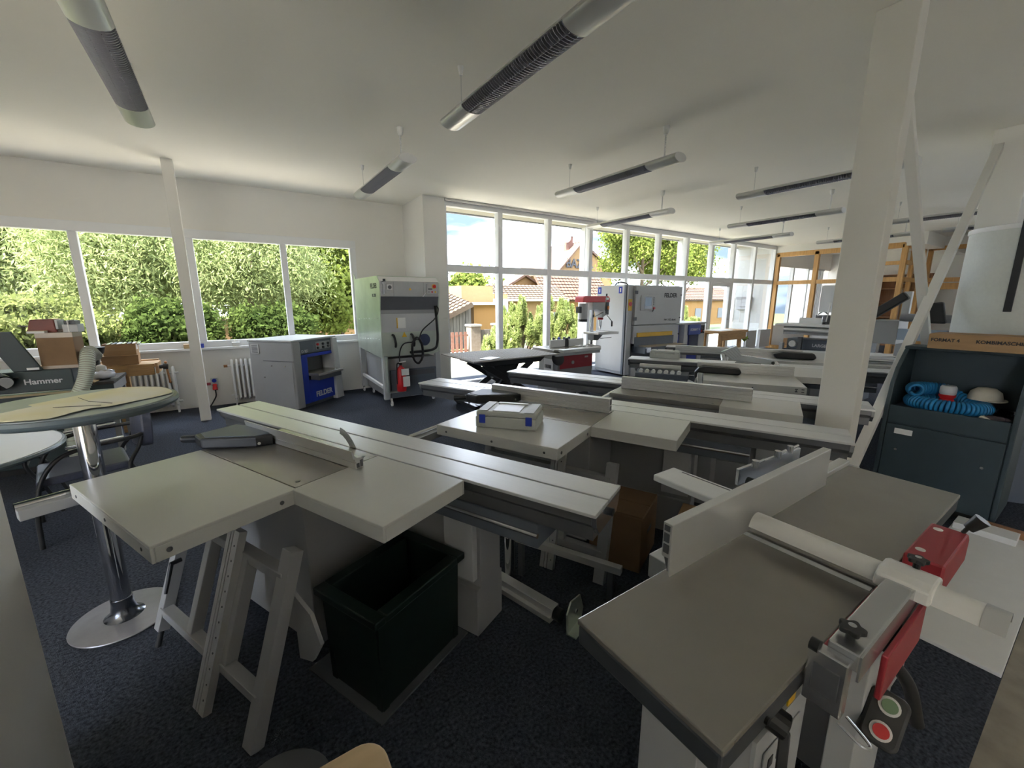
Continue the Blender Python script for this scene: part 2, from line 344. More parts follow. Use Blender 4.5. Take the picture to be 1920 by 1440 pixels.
# office behind the partition: glass front goes on
w5 = struct('window_5')
part('wall_below_window', M_wall, w5, 15.75, 20, GW, GW+.2, -.1, .75)
part('wall_above_window', M_wall, w5, 15.4, 20, GW, GW+.2, 2.75, CZ)
for x in (15.75, 16.9, 18.1, 19.3): part('mullion', M_pvc, w5, x-.05, x+.05, GW, GW+.12, .75, 2.75)
for a, b in ((15.8, 16.85), (16.95, 18.05), (18.15, 19.25), (19.35, 20)): part('pane', M_glass, w5, a, b, GW+.05, GW+.056, .75, 2.75)
# posts
sbox('trim_1', M_wall, -.50, -.38, 7.04, 7.16, 0, CZ, bev=.004)
sbox('trim_2', M_wall, 3.50, 3.63, .98, 1.20, 0, CZ, bev=.006)
sbox('trim_3', M_wall, 6.85, 7.60, .85, 1.15, 0, CZ, bev=.006)
br = thing('cross_brace', 'white steel cross brace of two diagonal bars beside the white column', 'brace', (3.6, 1.09, 0))
G().bar((.15,0,0),(3.27,0,3.22),.055,.07,(0,1,0)).build('brace_bar', M_wall, br, .003)
G().bar((.15,.055,3.36),(3.27,.055,.14),.055,.07,(0,1,0)).build('brace_bar', M_wall, br, .003)
# outside of the building
part('post', M_outer, struct('trim_4', (7.91, 8.35, 0)), -.09, .09, -.09, .09, -.3, CZ+.1)
part('post', M_outer, struct('trim_5', (12.06, 8.35, 0)), -.09, .09, -.09, .09, -.3, CZ+.1)
sbox('wall_outer', M_outer, 15.45, 15.70, 7.2, 8.75, -.3, CZ+.1)

# ------------------------------------------------------------------ pendant lamps
def make_lamp():
    t = thing('pendant_lamp', 'x', 'lamp', group='slim pendant lamps in rows under the ceiling')
    L = .92
    prof = [(.095*math.cos(a), .045+.045*math.sin(a)) for a in [R(d) for d in range(0, 360, 18)]]
    def shell(y0, y1, n0, n1):
        g = G(); P = [(.095*math.cos(R(d)), .045+.045*math.sin(R(d))) for d in range(n0, n1+1, 12)]
        Q = [(.088*math.cos(R(d)), .045+.039*math.sin(R(d))) for d in range(n0, n1+1, 12)]
        return g.prism(P+Q[::-1], 'y', y0, y1)
    shell(-L, L, 0, 180).build('lamp_body', M_lamp, t, smooth=True)
    for y0, y1 in ((-L, -.56), (.56, L)):
        e = G().prism(prof, 'y', y0, y1).build('end_section', M_lamp, t, smooth=True)
        y = y0 if y0 < 0 else y1
        G().prism([(p[0]*.97, .045+(p[1]-.045)*.97) for p in prof], 'y', y-.004, y+.004).build('end_cap', M_white, e)
    part('reflector', M_lamp, t, -.08, .08, -.56, .56, .055, .06)
    g = G()
    low = [(.093*math.cos(R(d)), .045+.045*math.sin(R(d))) for d in range(180, 361, 20)]
    n = 46
    for k in range(n):
        y = -.555+1.11*k/(n-1)
        g.prism(low+[(.08,.055),(-.08,.055)], 'y', y-.0012, y+.0012)
    for x in (-.03, .03): g.box(x-.002, x+.002, -.56, .56, .008, .055)
    g.build('louvre', M_louv, t)['kind'] = 'stuff'
    G().cyl((0,.73,.09),(0,.73,CZ-3.0+.0),.0022,6).build('wire', M_steel, t)
    G().lathe([(.012,-.06),(.018,-.03),(.024,0)],(0,.73,CZ-3.0),12).build('ceiling_rose', M_white, t, smooth=True)
    pts = [(.007*math.cos(k*.9), -.73+.007*math.sin(k*.9), .09+(CZ-3.0-.13)*k/110) for k in range(111)]
    G().tube(pts, .0042, 5).build('coiled_cable', M_white, t, smooth=True)
    G().lathe([(.018,-.075),(.03,-.05),(.034,0)],(0,-.73,CZ-3.0),14).build('ceiling_rose', M_white, t, smooth=True)
    return t
LAMPS = [(-.42, 3.76, 'pendant lamp hanging over the round paper-covered bar table'),
 (1.66, 2.43, 'pendant lamp above the sliding saw that has the green tub under it'),
 (1.66, 5.25, 'pendant lamp between the thin post and the corner pier, before the window wall'),
 (3.91, 3.72, 'pendant lamp one row nearer the corner pier than the lamp crossing behind the column'),
 (6.06, 5.35, 'pendant lamp whose far end nears the glass front by the tall grey sander'),
 (6.06, 2.43, 'pendant lamp crossing behind the thick white column'),
 (8.30, 3.80, 'pendant lamp one row farther from the corner pier than the lamp crossing behind the column'),
 (10.35, 5.40, 'pendant lamp before the glass door in the glass front'),
 (10.35, 2.00, 'pendant lamp seen between the column and the cross brace'),
 (12.45, 3.85, 'pendant lamp nearest the oak partition above the office view'),
 (12.45, 1.6, 'pendant lamp farthest back, above the oak door with the glass panel')]
l0 = make_lamp()
for i, (x, y, lb) in enumerate(LAMPS):
    o = l0 if i == 0 else copy_tree(l0)
    o.location = (x, y, 3.0); o['label'] = lb

# ------------------------------------------------------------------ outside: ground, trees, houses
gr = struct('ground')
part('paving', M_pave, gr, -40, 60, 8.0, 13.2, -.40, -.12)
part('paving', M_pave, gr, -40, 60, -40, -4.2, -.40, -.12); part('paving', M_pave, gr, 20.2, 60, -4.2, 8.0, -.40, -.12); part('paving', M_pave, gr, -40, -4.8, -4.2, 8.0, -.40, -.12)
G().add([(-60,13.2,-.16),(80,13.2,-.16),(90,30,-1.2),(-70,30,-1.2),(-90,110,-1.5),(120,110,-1.5)],[(0,1,2,3),(3,2,5,4)]).build('lawn', M_grass, gr)
for k in range(9): part('paving_joint', M_grass, gr, 3.4+k*.0, 15, 8.6+k*.5, 8.62+k*.5, -.125, -.117)
def leaves(n, cl, spread, size, aspect, droop=0., sphere=True):
    """n leaf quads scattered round cluster centres cl (m,3)"""
    k = RNG.integers(0, len(cl), n); c = cl[k] + RNG.normal(0, 1, (n, 3))*np.array(spread)
    d = RNG.normal(0, 1, (n, 3)); d[:, 2] -= droop; d /= np.linalg.norm(d, axis=1)[:, None]
    s = np.cross(d, RNG.normal(0, 1, (n, 3))); s /= np.linalg.norm(s, axis=1)[:, None]+1e-9
    L = size*RNG.uniform(.6, 1.35, n)[:, None]; w = L*aspect
    v = np.empty((n, 4, 3)); v[:, 0] = c; v[:, 1] = c+d*L*.5+s*w; v[:, 2] = c+d*L; v[:, 3] = c+d*L*.5-s*w
    return v.reshape(-1, 3)
def leafmesh(name, v, m, parent):
    n = len(v)//4; me = bpy.data.meshes.new(name); me.vertices.add(len(v)); me.vertices.foreach_set('co', v.astype(np.float32).ravel())
    me.loops.add(n*4); me.loops.foreach_set('vertex_index', np.arange(n*4, dtype=np.int32)); me.polygons.add(n)
    me.polygons.foreach_set('loop_start', np.arange(0, n*4, 4, dtype=np.int32)); me.polygons.foreach_set('loop_total', np.full(n, 4, dtype=np.int32))
    me.update(); me.validate(); me.materials.append(m); o = bpy.data.objects.new(name, me); COL.objects.link(o); o.parent = parent; return o
SITES = []; JOBS = []
def site(loc, cz, R_): SITES.append((np.array([loc[0], loc[1], loc[2]+cz]), np.array(R_))); return len(SITES)-1
def own(i, P):                                                    # True where a point lies nearer (in crown radii) to crown i than to any other
    D = np.stack([np.linalg.norm((P-c)/r, axis=1) for c, r in SITES]); me_ = D[i].copy(); D[i] = 1e9
    return me_ < D.min(axis=0)*.97
def grow():
    for i, t, nm, v, m, stems, snm in JOBS:
        o = np.array(t.location); ok = own(i, v+o).reshape(-1, 4).all(axis=1)
        leafmesh(nm, v.reshape(-1, 4, 3)[ok].reshape(-1, 3), m, t); g = G()
        for path, r0, n_, rf in stems:
            k = own(i, np.array([tuple(p) for p in path])+o); e = len(path)
            for q in range(1, len(path)):
                if not k[q]: e = q; break
            if e >= 2: g.tube(path[:e], r0, n_, rf)
        g.build(snm, M_bark, t, smooth=True)
def blob(n, c, r, low=-.5):
    d = RNG.normal(0, 1, (n*2, 3)); d /= np.linalg.norm(d, axis=1)[:, None]; d = d[d[:, 2] > low][:n]
    return np.array(c) + d*np.array(r)*RNG.uniform(.45, 1.0, (len(d), 1))
def tree(name, label, loc, h, r, m, n=16000, size=.12, aspect=.3, ncl=150, droop=.3, spread=.22, trunk=.13, low=.5, cat='tree', group='trees and bushes outside the windows', zs=None):
    t = thing(name, label, cat, loc, 0, group)
    rz = (h-low)/2 if zs is None else zs
    cl = blob(ncl, (0, 0, low+(h-low)*.55), (r, r*.8, rz))
    st_ = [(smoothpath([(0,0,-.3),(.04,.02,h*.25),(-.03,.03,h*.55),(.02,0,h*.8)], 4), trunk, 8, lambda i: trunk*(1-.055*i))]
    for k in range(7):
        a = k*2.4; z = h*(.25+.06*k); st_.append((smoothpath([(0,0,z),(r*.35*math.cos(a),r*.35*math.sin(a),z+.12*h),(r*.7*math.cos(a),r*.7*math.sin(a),z+.26*h)], 3), trunk*.35, 5, lambda i: trunk*.4*(1-.11*i)))
    i_ = site(loc, low+(h-low)*.55, (r+spread, r*.8+spread, rz+spread)); JOBS.append((i_, t, 'crown', leaves(n, cl, (spread, spread, spread), size, aspect, droop), m, st_, 'trunk')); return t
def tier_bush(name, label, loc, h, r, m, n=9000):                 # sumac: layered fronds
    t = thing(name, label, 'bush', loc, 0, 'trees and bushes outside the windows'); V = []; st_ = []
    for k in range(26):
        a = random.uniform(0, 6.28); rr = r*math.sqrt(random.random()); z = h*(1-.75*(rr/r)**1.3)*random.uniform(.72, 1.0)
        c = np.array([[rr*math.cos(a), rr*math.sin(a), z]]); V.append(leaves(n//26, c, (.34, .34, .06), .10, .24, .15))
        st_.append((smoothpath([(0,0,-.2),(rr*.4*math.cos(a),rr*.4*math.sin(a),z*.6),(rr*math.cos(a),rr*math.sin(a),z)],3), .02, 5, None))
    JOBS.append((site(loc, h*.5, (r+.4, r+.4, h*.6)), t, 'crown', np.concatenate(V), m, st_, 'stem')); return t
def dwarf_pine(label, loc, h, r, n=9000):
    t = thing('dwarf_pine', label, 'bush', loc, 0, 'trees and bushes outside the windows'); V = []; st_ = []
    for k in range(70):
        a = random.uniform(0, 6.28); rr = r*math.sqrt(random.random()); top = h*(1-.50*(rr/r)**1.5)*random.uniform(.55, 1.0); z0 = max(.05, top-random.uniform(.35, .7))
        m_ = n//70; u = RNG.uniform(0, 1, m_)[:, None]; p = np.array([[rr*math.cos(a), rr*math.sin(a), z0]])*(1-u)+np.array([[rr*1.05*math.cos(a), rr*1.05*math.sin(a), top]])*u
        w = .13*(1-u[:, 0])+.05; an = RNG.uniform(0, 6.28, m_); d = np.stack([np.cos(an)*w, np.sin(an)*w, RNG.uniform(.03, .12, m_)], 1)
        s = np.stack([-np.sin(an), np.cos(an), np.zeros(m_)], 1)*.014; q = np.empty((m_, 4, 3)); q[:, 0] = p-s; q[:, 1] = p+s; q[:, 2] = p+d+s*.5; q[:, 3] = p+d-s*.5
        V.append(q.reshape(-1, 3)); st_.append(([Vector((0,0,-.2)),Vector((rr*.9*math.cos(a),rr*.9*math.sin(a),z0)),Vector((rr*1.05*math.cos(a),rr*1.05*math.sin(a),top))], .014, 5, None))
    JOBS.append((site(loc, h*.5, (r+.15, r+.15, h*.6)), t, 'needles', np.concatenate(V), M_needle, st_, 'stem')); return t
# left windows
tree('willow_tree', 'tall pale willow-like tree filling the second window pane', (-1.6, 13.6, -.15), 4.6, 2.0, M_leafA, 60000, .115, .14, 300, .9, .30, low=.1)
tree('willow_tree', 'dense dark-hearted tree beyond the sumac at the leftmost pane', (-5.0, 15.5, -.3), 5.2, 2.6, M_leafA, 56000, .12, .2, 300, .5, .32, low=.1)
tree('willow_tree', 'tall feathery tree behind the thin post and third pane', (.45, 12.6, -.15), 4.4, 1.7, M_leafA, 56000, .11, .13, 280, .9, .28, low=.1)
tree('walnut_tree', 'bright yellow-green broadleaf tree in the last window pane', (3.0, 14.8, -.2), 3.95, 1.6, M_leafB, 34000, .14, .36, 200, .5, .22, low=.1)
tree('walnut_tree', 'low bright green tree between the feathery tree and broadleaf tree', (1.9, 13.2, -.2), 2.6, 1.0, M_leafB, 18000, .12, .34, 120, .5, .2)
tree('deciduous_tree', 'dark tree far behind the willow trees', (-4.2, 21.0, -.6), 6.8, 2.9, M_leafD, 22000, .24, .3, 220, .4, .4, low=.0)
tree('deciduous_tree', 'dark tree far behind the feathery tree at the post', (1.6, 20.6, -.6), 6.4, 2.6, M_leafD, 18000, .24, .3, 200, .4, .4, low=.0)
tier_bush('sumac_bush', 'yellow-green layered sumac bush right outside the second pane', (-2.95, 10.9, -.12), 2.15, 1.15, M_leafC, 42000)
tier_bush('sumac_bush', 'low spreading sumac bush outside the leftmost pane', (-4.9, 11.2, -.12), 1.75, 1.0, M_leafC, 32000)
tree('hedge_shrub', 'low round green shrub under the willow tree by the window', (-1.0, 10.9, -.15), 1.75, 1.0, M_leafD, 16000, .10, .3, 110, .2, .12, .03, .1, 'bush')
tree('hedge_shrub', 'low dark shrub beneath the third pane beside the wall outside', (.75, 11.0, -.15), 1.65, .95, M_leafD, 15000, .10, .3, 100, .2, .12, .03, .1, 'bush')
# glass front
dwarf_pine('tall dwarf pine outside the second glass bay', (7.5, 10.6, -.12), 2.15, .75, 26000)
dwarf_pine('broad dwarf pine behind the shaper fence and window mullion', (8.9, 10.5, -.12), 2.15, .85, 26000)
dwarf_pine('small dwarf pine beside the brick gate post', (6.55, 10.3, -.12), 1.3, .5, 9000)
dwarf_pine('dwarf pine outside beyond the blue planer', (13.9, 10.0, -.12), 1.7, .85, 16000)
dwarf_pine('dwarf pine outside the glass door', (15.3, 10.4, -.12), 1.75, .85, 16000)
tree('lime_tree', 'large leafy tree above the sander with open airy crown', (20.3, 16.5, -.4), 7.2, 3.0, M_leafB, 34000, .15, .34, 110, .6, .30, .16, 2.2)
tree('lime_tree', 'second leafy tree right of the open airy one', (25.2, 17.5, -.4), 6.8, 2.5, M_leafB, 26000, .16, .34, 100, .6, .32, .16, 2.0)
for i, (x, y, h, r) in enumerate(((23.5, 56, 6.0, 3.2), (31, 58, 6.8, 3.3), (38.5, 60, 5.2, 3.2))):
    tree('distant_tree', ('distant rounded tree above the barn roof', 'tallest distant tree above the brown garden wall', 'distant tree just left of the orange gable')[i], (x, y, -1.5), h, r, M_leafD if i == 0 else M_leafB, 6000, .6, .4, 80, .3, .7)
grow()
# houses
def tiles(p0, pu, pv, nu, nv, th=.05):                            # overlapping roof tiles on a sloping plane: each tile a small wedge
    g = G(); p0 = Vector(p0); pu = Vector(pu); pv = Vector(pv); nrm = pu.cross(pv).normalized()
    if nrm.z < 0: nrm = -nrm
    for i in range(nu):
        for j in range(nv):
            a = p0+pu*(i/nu)+pv*(j/nv); u = pu/nu*.93; v = pv/nv*1.12
            b0 = [a+nrm*th*1.3, a+u+nrm*th*1.3, a+u+v+nrm*.01, a+v+nrm*.01]; m_ = a+u*.5+nrm*th*2.1; m2 = a+u*.5+v+nrm*(.01+th*.8)
            g.add([b0[0], m_, b0[1], b0[2], m2, b0[3], a, a+u], [(0,1,4,5),(1,2,3,4),(0,6,7,2,1)])
    return g
def roof(parent, p0, pu, pv, nu, nv, m, th=.05):
    p0 = Vector(p0); u = Vector(pu); v = Vector(pv); n = u.cross(v).normalized()*(-.12)
    if n.z > 0: n = -n
    G().add([p0,p0+u,p0+u+v,p0+v,p0+n,p0+u+n,p0+u+v+n,p0+v+n],[(0,1,2,3),(7,6,5,4),(0,4,5,1),(1,5,6,2),(2,6,7,3),(3,7,4,0)]).build('roof_deck', m, parent)
    tiles(p0, pu, pv, nu, nv, th).build('roof_tiles', m, parent)['kind'] = 'stuff'
h1 = thing('long_outbuilding', 'long low peach outbuilding with a pale tiled roof behind the pines', 'building', (12.3, 20.0, -1.0))
part('wall', M_orange2, h1, 0, 5.0, .2, 1.3, -.3, 2.6); roof(h1, (-.15,-.25,2.68), (5.3,0,0), (.3,1.5,.82), 19, 7, M_roof2)
part('gutter', M_grey, h1, -.15, 5.15, -.36, -.24, 2.58, 2.70)
part('window', M_dgrey, h1, 1.0, 2.1, .15, .2, 1.1, 1.9); part('window_surround', M_stone, h1, .9, 2.2, .17, .21, 1.0, 2.0)
part('window', M_dgrey, h1, 3.6, 4.6, .15, .2, 1.1, 1.9)
h2 = thing('tiled_house', 'house with a steep red tiled roof rising behind the outbuilding', 'building', (17.6, 22.0, -1.0))
part('wall', M_orange, h2, 0, 6.0, .3, 1.8, 0, 2.75); roof(h2, (-.1,-.1,2.62), (6.2,0,0), (.1,1.9,2.1), 21, 10, M_roof)
h3 = thing('orange_gable_house', 'orange gabled house with chimney and dark BAZAR lettering on the gable', 'building', (21.6, 26.0, -1.2))
G().prism([(.3,0),(6.3,0),(6.3,5.3),(2.6,7.25),(.3,5.1)],'y',0,.4).build('gable_wall', M_orange2, h3)
part('wall', M_orange, h3, .4, 6.2, .4, 6, 0, 5.0)
def slope(p, a, b, y0, y1, m_, th=.15): G().add([(a[0],y0,a[1]),(b[0],y0,b[1]),(b[0],y1,b[1]),(a[0],y1,a[1]),(a[0],y0,a[1]-th),(b[0],y0,b[1]-th),(b[0],y1,b[1]-th),(a[0],y1,a[1]-th)],[(0,1,2,3),(7,6,5,4),(0,4,5,1),(1,5,6,2),(2,6,7,3),(3,7,4,0)]).build('roof_slope', m_, p)
slope(h3, (.0,4.95), (2.6,7.42), -.2, 6, M_roof); roof(h3, (6.6,-.2,5.2), (0,6,0), (-4.0,0,2.2), 18, 12, M_roof)
part('chimney', M_brick, h3, 1.95, 2.45, .8, 1.3, 6.6, 7.9); part('chimney_cap', M_stone, h3, 1.9, 2.5, .75, 1.35, 7.9, 7.98)
dsh = G().lathe([(.02,0),(.28,.05),(.38,.12),(.38,.14),(.02,.06)], n=20).build('satellite_dish', M_lgrey, h3, smooth=True); dsh.location = (1.75,.9,7.75); dsh.rotation_euler = (R(80),0,R(-25))
text('sign_letters', 'BAZAR', .95, M_ink, h3, (1.0,-.06,5.40), FRONT, .02, .02)
text('sign_letters', 'AUTO', .7, M_ink, h3, (1.9,-.06,4.65), FRONT, .015, .02)
h4 = thing('peach_gable_house', 'low peach gable standing behind the long outbuilding roof', 'building', (17.3, 24.3, -1.0))
G().prism([(-1.3,0),(1.3,0),(1.3,3.7),(0,4.3),(-1.3,3.65)],'y',0,1.3).build('gable_wall', M_orange2, h4)
slope(h4, (-1.55,3.6), (0,4.42), -.3, 1.3, M_roof); slope(h4, (1.55,3.65), (0,4.42), -.3, 1.3, M_roof)
h5 = thing('far_orange_house', 'far orange house with red roof beyond the glass door', 'building', (36.0, 24.0, -1.4))
part('wall', M_orange, h5, 0, 10, .3, 6, 0, 3.1); roof(h5, (-.2,0,3.0), (10.4,0,0), (0,2.6,1.3), 26, 8, M_roof); part('window', M_dgrey, h5, 2, 3, .25, .3, 1.2, 2.2); part('window', M_dgrey, h5, 6, 7, .25, .3, 1.2, 2.2)
bn = thing('plank_barn', 'weathered plank barn with sloping tiled roof and a chimney', 'building', (6.1, 15.0, -.5))
g = G()
for k in range(14):
    x = .1+k*.135; g.box(x, x+.122, -.03+.012*(k % 2), .02, 0, 1.1+.055*k)
g.build('plank_wall', M_plank, bn)['kind'] = 'stuff'
part('wall', M_brick, bn, .1, 1.4, -.08, -.03, 0, .45)
part('wall', M_stone, bn, 0, 2.0, .02, 3, 0, 1.3)
roof(bn, (-.3,-.35,1.05), (2.2,0,.95), (0,2.6,.5), 12, 9, M_roof2); part('chimney', M_cbrick, bn, .75, 1.15, 1.4, 1.8, 1.7, 2.5)
sh = thing('orange_shed', 'flat-roofed shed with bright orange wall beside the barn', 'building', (8.55, 15.6, -.5))
part('wall', M_orange, sh, 0, 1.25, 0, 2.5, 0, 1.95); part('wall', M_stone, sh, 1.25, 1.7, -.05, 2.5, 0, 2.2); part('wall', M_orange2, sh, -.3, 1.25, .5, 2.5, 1.9, 2.75)
part('roof_edge', mat('blue_metal', (.25, .36, .48), .4), sh, -.4, 1.35, -.25, .3, 1.95, 2.05)
gw_ = thing('brown_garden_wall', 'long brown boarded wall behind the barn roof', 'fence', (8.3, 19.0, -.8))
for k in range(10): part('board', M_brown, gw_, k*.42, k*.42+.40, 0, .06, 1.2, 2.75+.0*k)
part('rail', M_brown, gw_, 0, 4.2, .06, .12, 1.5, 1.6)
gp = thing('brick_gate', 'cream brick gate posts with a wooden gate between them', 'gate', (6.25, 11.6, -.15))
for x in (0, .95): part('post', M_cbrick, gp, x, x+.34, 0, .34, 0, .98); part('post_cap', M_stone, gp, x-.03, x+.37, -.03, .37, .98, 1.04)
for k in range(6): part('board', M_plank, gp, .36+k*.096, .36+k*.096+.085, .12, .15, .1, .86)
fe = thing('rust_red_fence', 'rust red slatted fence left of the brick gate posts', 'fence', (4.4, 11.7, -.15))
for k in range(12): part('slat', M_brick, fe, k*.15, k*.15+.09, 0, .02, .05, .82)
for z in (.2, .68): part('rail', M_brick, fe, 0, 1.8, .02, .05, z, z+.05)
lw_ = thing('garden_wall', 'low pale garden wall with red coping beyond the trees', 'wall', (-7, 17.5, -.5))
part('wall', M_orange2, lw_, 0, 11.5, 0, .25, 0, 1.45); part('coping', M_roof, lw_, 0, 11.5, -.06, .31, 1.45, 1.53)
mb = thing('mailbox', 'grey metal mailbox on the white outer wall', 'mailbox', (15.45, 7.95, 1.5))
part('box', M_lgrey, mb, -.12, 0, -.25, .25, -.2, .22, bev=.01); part('lid', M_grey, mb, -.14, 0, -.26, .26, .16, .24, bev=.006); part('slot', M_dgrey, mb, -.125, -.119, -.12, .12, -.12, -.10)
ec = thing('meter_cabinet', 'narrow white meter cabinet door on the outer wall', 'cabinet', (15.45, 8.45, 1.3))
part('door', M_white, ec, -.03, 0, -.13, .13, -.42, .42, bev=.006); part('lock', M_dgrey, ec, -.04, -.03, .06, .09, -.02, .02)

# ------------------------------------------------------------------ sliding table saws
def fence_profile(kind):
    if kind == 'lip':   # low fence with a curved lip on top (section across y, z)
        return [(0,0),(.045,0),(.045,.045),(.040,.048),(.012,.052),(.0,.062),(-.012,.092),(-.017,.092),(-.010,.05),(0,.048),(0,.034),(.006,.034),(.006,.028),(0,.028)]
    return [(0,0),(.05,0),(.05,.10),(0,.10),(0,.084),(.006,.082),(.006,.076),(0,.074),(0,.056),(.006,.054),(.006,.048),(0,.046),(0,.028),(.006,.026),(.006,.02),(0,.018)]
def saw(label, loc, ang, sl, tab, S1, S2, fence, yt=-.445, head=True, knife=True, fkind='tall', body=M_grey, cab=True, rail=None, support=None, smat=M_slide, H=.87, w=.30, group='sliding table saws'):
    t = thing('sliding_table_saw', label, 'table saw', (loc[0], loc[1], 0), ang, group)
    # sliding table: two plates with a slot, profile beam below, end caps
    for y0, y1 in ((0, w/2-.006), (w/2+.006, w)): part('slide_plate', smat, t, sl[0], sl[1], y0, y1, H-.014, H, bev=.0025)
    G().prism([(.012,H-.014),(w-.012,H-.014),(w-.012,H-.05),(w-.04,H-.075),(w-.04,H-.13),(.04,H-.13),(.04,H-.075),(.012,H-.05)],'x',sl[0]+.02,sl[1]-.02).build('slide_beam', M_beam, t)
    part('guide_rail', M_slate, t, max(sl[0]+.35, tab[0]-.35), S2[1]+.35, .03, w-.03, H-.24, H-.132, bev=.004)
    for y in (.028, w-.028): G().cyl((max(sl[0]+.35, tab[0]-.35), y, H-.18), (S2[1]+.35, y, H-.18), .011, 10).build('guide_rod', M_steel, t, smooth=True)
    for x, s in ((sl[0]+.0, 1), (sl[1], -1)):
        e = G().prism([(.01,H-.016),(w-.01,H-.016),(w-.02,H-.06),(w-.05,H-.10),(.05,H-.10),(.02,H-.06)],'x',x,x+.02*s).build('end_cap', M_steel, t, .002)
        G().cyl((x-.02*s,w/2,H-.05),(x-.0*s,w/2,H-.05),.016,12).build('end_knob', M_black, e, smooth=True)
    # tables
    part('cast_table', M_cast, t, tab[0], tab[1], yt, -.006, H-.04, H, bev=.003)
    for y in (yt+.04, -.06): G().cyl((tab[1]-.05,y,H-.004),(tab[1]-.05,y,H+.0012),.010,12).build('table_bolt', M_dgrey, t)
    def tray(name, x0, x1, y0, y1):
        o = part(name, M_panel, t, x0, x1, y0, y1, H-.012, H, bev=.003)
        for a in ((x0,x1,y0,y0+.012),(x0,x1,y1-.012,y1),(x0,x0+.012,y0+.012,y1-.012),(x1-.012,x1,y0+.012,y1-.012)): part('skirt', M_panel, o, *a, H-.066, H-.010, bev=.003)
        return o
    if S1:
        o = tray('extension_table', S1[0], S1[1], S1[2], yt-.004)
        for x in (S1[0]+.08, (S1[0]+S1[1])/2, S1[1]-.08): G().cyl((x,S1[2]-.002,H-.036),(x,S1[2]+.01,H-.036),.007,10).build('bolt_hole', M_dgrey, o)
        for y in (S1[2]+.05, yt-.07): G().cyl((S1[1]-.01,y,H-.036),(S1[1]+.002,y,H-.036),.009,12).build('bolt_hole', M_dgrey, o)
    tray('side_extension', S2[0]+.003, S2[1], yt-.02, -.010)
    # rip rail and fence
    ry0, ry1 = rail if rail else (-1.10, -.05)
    rl = G().cyl((tab[0]-.066, ry0, H-.058), (tab[0]-.066, ry1, H-.058), .017, 14).build('rip_rail', M_chrome, t, smooth=True)
    part('rip_rail_bracket', M_grey, t, tab[0]-.058, tab[0]-.006, ry0, ry1, H-.105, H-.06, bev=.002)
    if fence:
        fx0, fx1, fy = fence
        f = G().prism([(fy+p[0], H+.004+p[1]) for p in fence_profile(fkind)], 'x', fx0, fx1).build('rip_fence', M_alu, t)
        if fkind == 'tall':
            for k in range(2): part('fence_cell', M_dgrey, f, fx1-.002, fx1+.0015, fy+.012, fy+.042, H+.014+k*.045, H+.05+k*.045)
        else:
            part('fence_cell', M_dgrey, f, fx1-.002, fx1+.0015, fy+.006, fy+.022, H+.008, H+.03); part('fence_cell', M_dgrey, f, fx1-.002, fx1+.0015, fy+.026, fy+.041, H+.008, H+.042)
    if head:
        hx = fence[0]+.02; hy = fence[2]
        h = G().prism([(hx-.10,hy-.24),(hx+.02,hy-.26),(hx+.24,hy-.09),(hx+.27,hy-.01),(hx+.05,hy+.02),(hx-.11,hy-.02)],'z',H+.004,H+.062).build('fence_head', M_black, t, .010)
        G().prism([(hx-.08,hy-.215),(hx+.02,hy-.235),(hx+.22,hy-.08),(hx+.24,hy-.015),(hx+.05,hy+.008),(hx-.09,hy-.03)],'z',H+.062,H+.066).build('fence_head_cover', M_slate, h, .001)
        G().cyl((hx-.08,hy-.20,H+.03),(hx-.20,hy-.26,H+.022),.021,12).build('fence_handle', M_black, h, .004)
        G().cyl((hx+.24,hy-.075,H+.03),(hx+.262,hy-.085,H+.03),.008,10).build('head_screw', M_steel, h)
    if knife:
        g = G(); kx = S2[0]-.33; P = []
        for k in range(9):
            a = R(20+k*12); P.append((kx+.28*math.cos(a)*.62, H-.10+.20*math.sin(a)))
        Q = [(p[0]-.045*math.cos(R(20+k*12)), p[1]-.035*math.sin(R(20+k*12))) for k, p in enumerate(P)]
        g.prism(P[:6]+Q[:6][::-1],'y',-.003,.001).build('riving_knife', M_steel, t)
    # base: cabinet under the cast table, beam foot under the slide
    if cab:
        part('cabinet', body, t, tab[0]+.02, tab[1]-.02, yt+.03, .02, .04, H-.04, bev=.004)
        part('cabinet_plinth', M_dgrey, t, tab[0]+.06, tab[1]-.06, yt+.06, .0, 0, .04)
        sx = support if support else S2[1]-.04
        p = part('slide_base', body, t, tab[0]-.1, sx, .10, .27, .24, H-.24, bev=.004)
        G().prism([(tab[0]+.1,.07),(sx,.07),(sx,.285),(tab[0]+.1,.285)],'z',0,.26).build('slide_base_foot', body, t, .004)
        part('slide_base_box', M_lgrey, t, sx-.20, sx-.02, .065, .10, .30, H-.16, bev=.004)
        part('grip_slot', M_dgrey, p, sx-.16, sx-.06, .062, .066, H-.22, H-.195)
    return t
ANG = math.atan2(-.912, .409)
sawA = saw('sliding table saw nearest the bar table, with low lipped fence and open green tub beneath', (1.032,.995), ANG, (-2.91,.005), (-2.03,-1.163), (-2.03,-1.15,-.945), (-1.163,-.60), (-2.06,-1.10,-.19), fkind='lip', support=-.60, rail=(-1.10,-.05))
sawB = saw('sliding table saw carrying the grey tool case with blue latches', (2.777,.762), ANG, (-3.283,.015), (-2.22,-1.345), (-2.20,-1.345,-.94), (-1.345,-.83), (-2.34,-1.345,-.12), support=-.80, rail=(-1.10,-.05))
sawC = saw('sliding table saw behind the tool-case saw, its narrow table without the large extension', (3.633,1.254), ANG, (-2.80,.35), (-1.47,-.62), None, (-.62,-.10), (-1.44,-.42,-.215), head=False, support=-.15, rail=(-.60,-.05))
AD = math.atan2(-.855, .519)
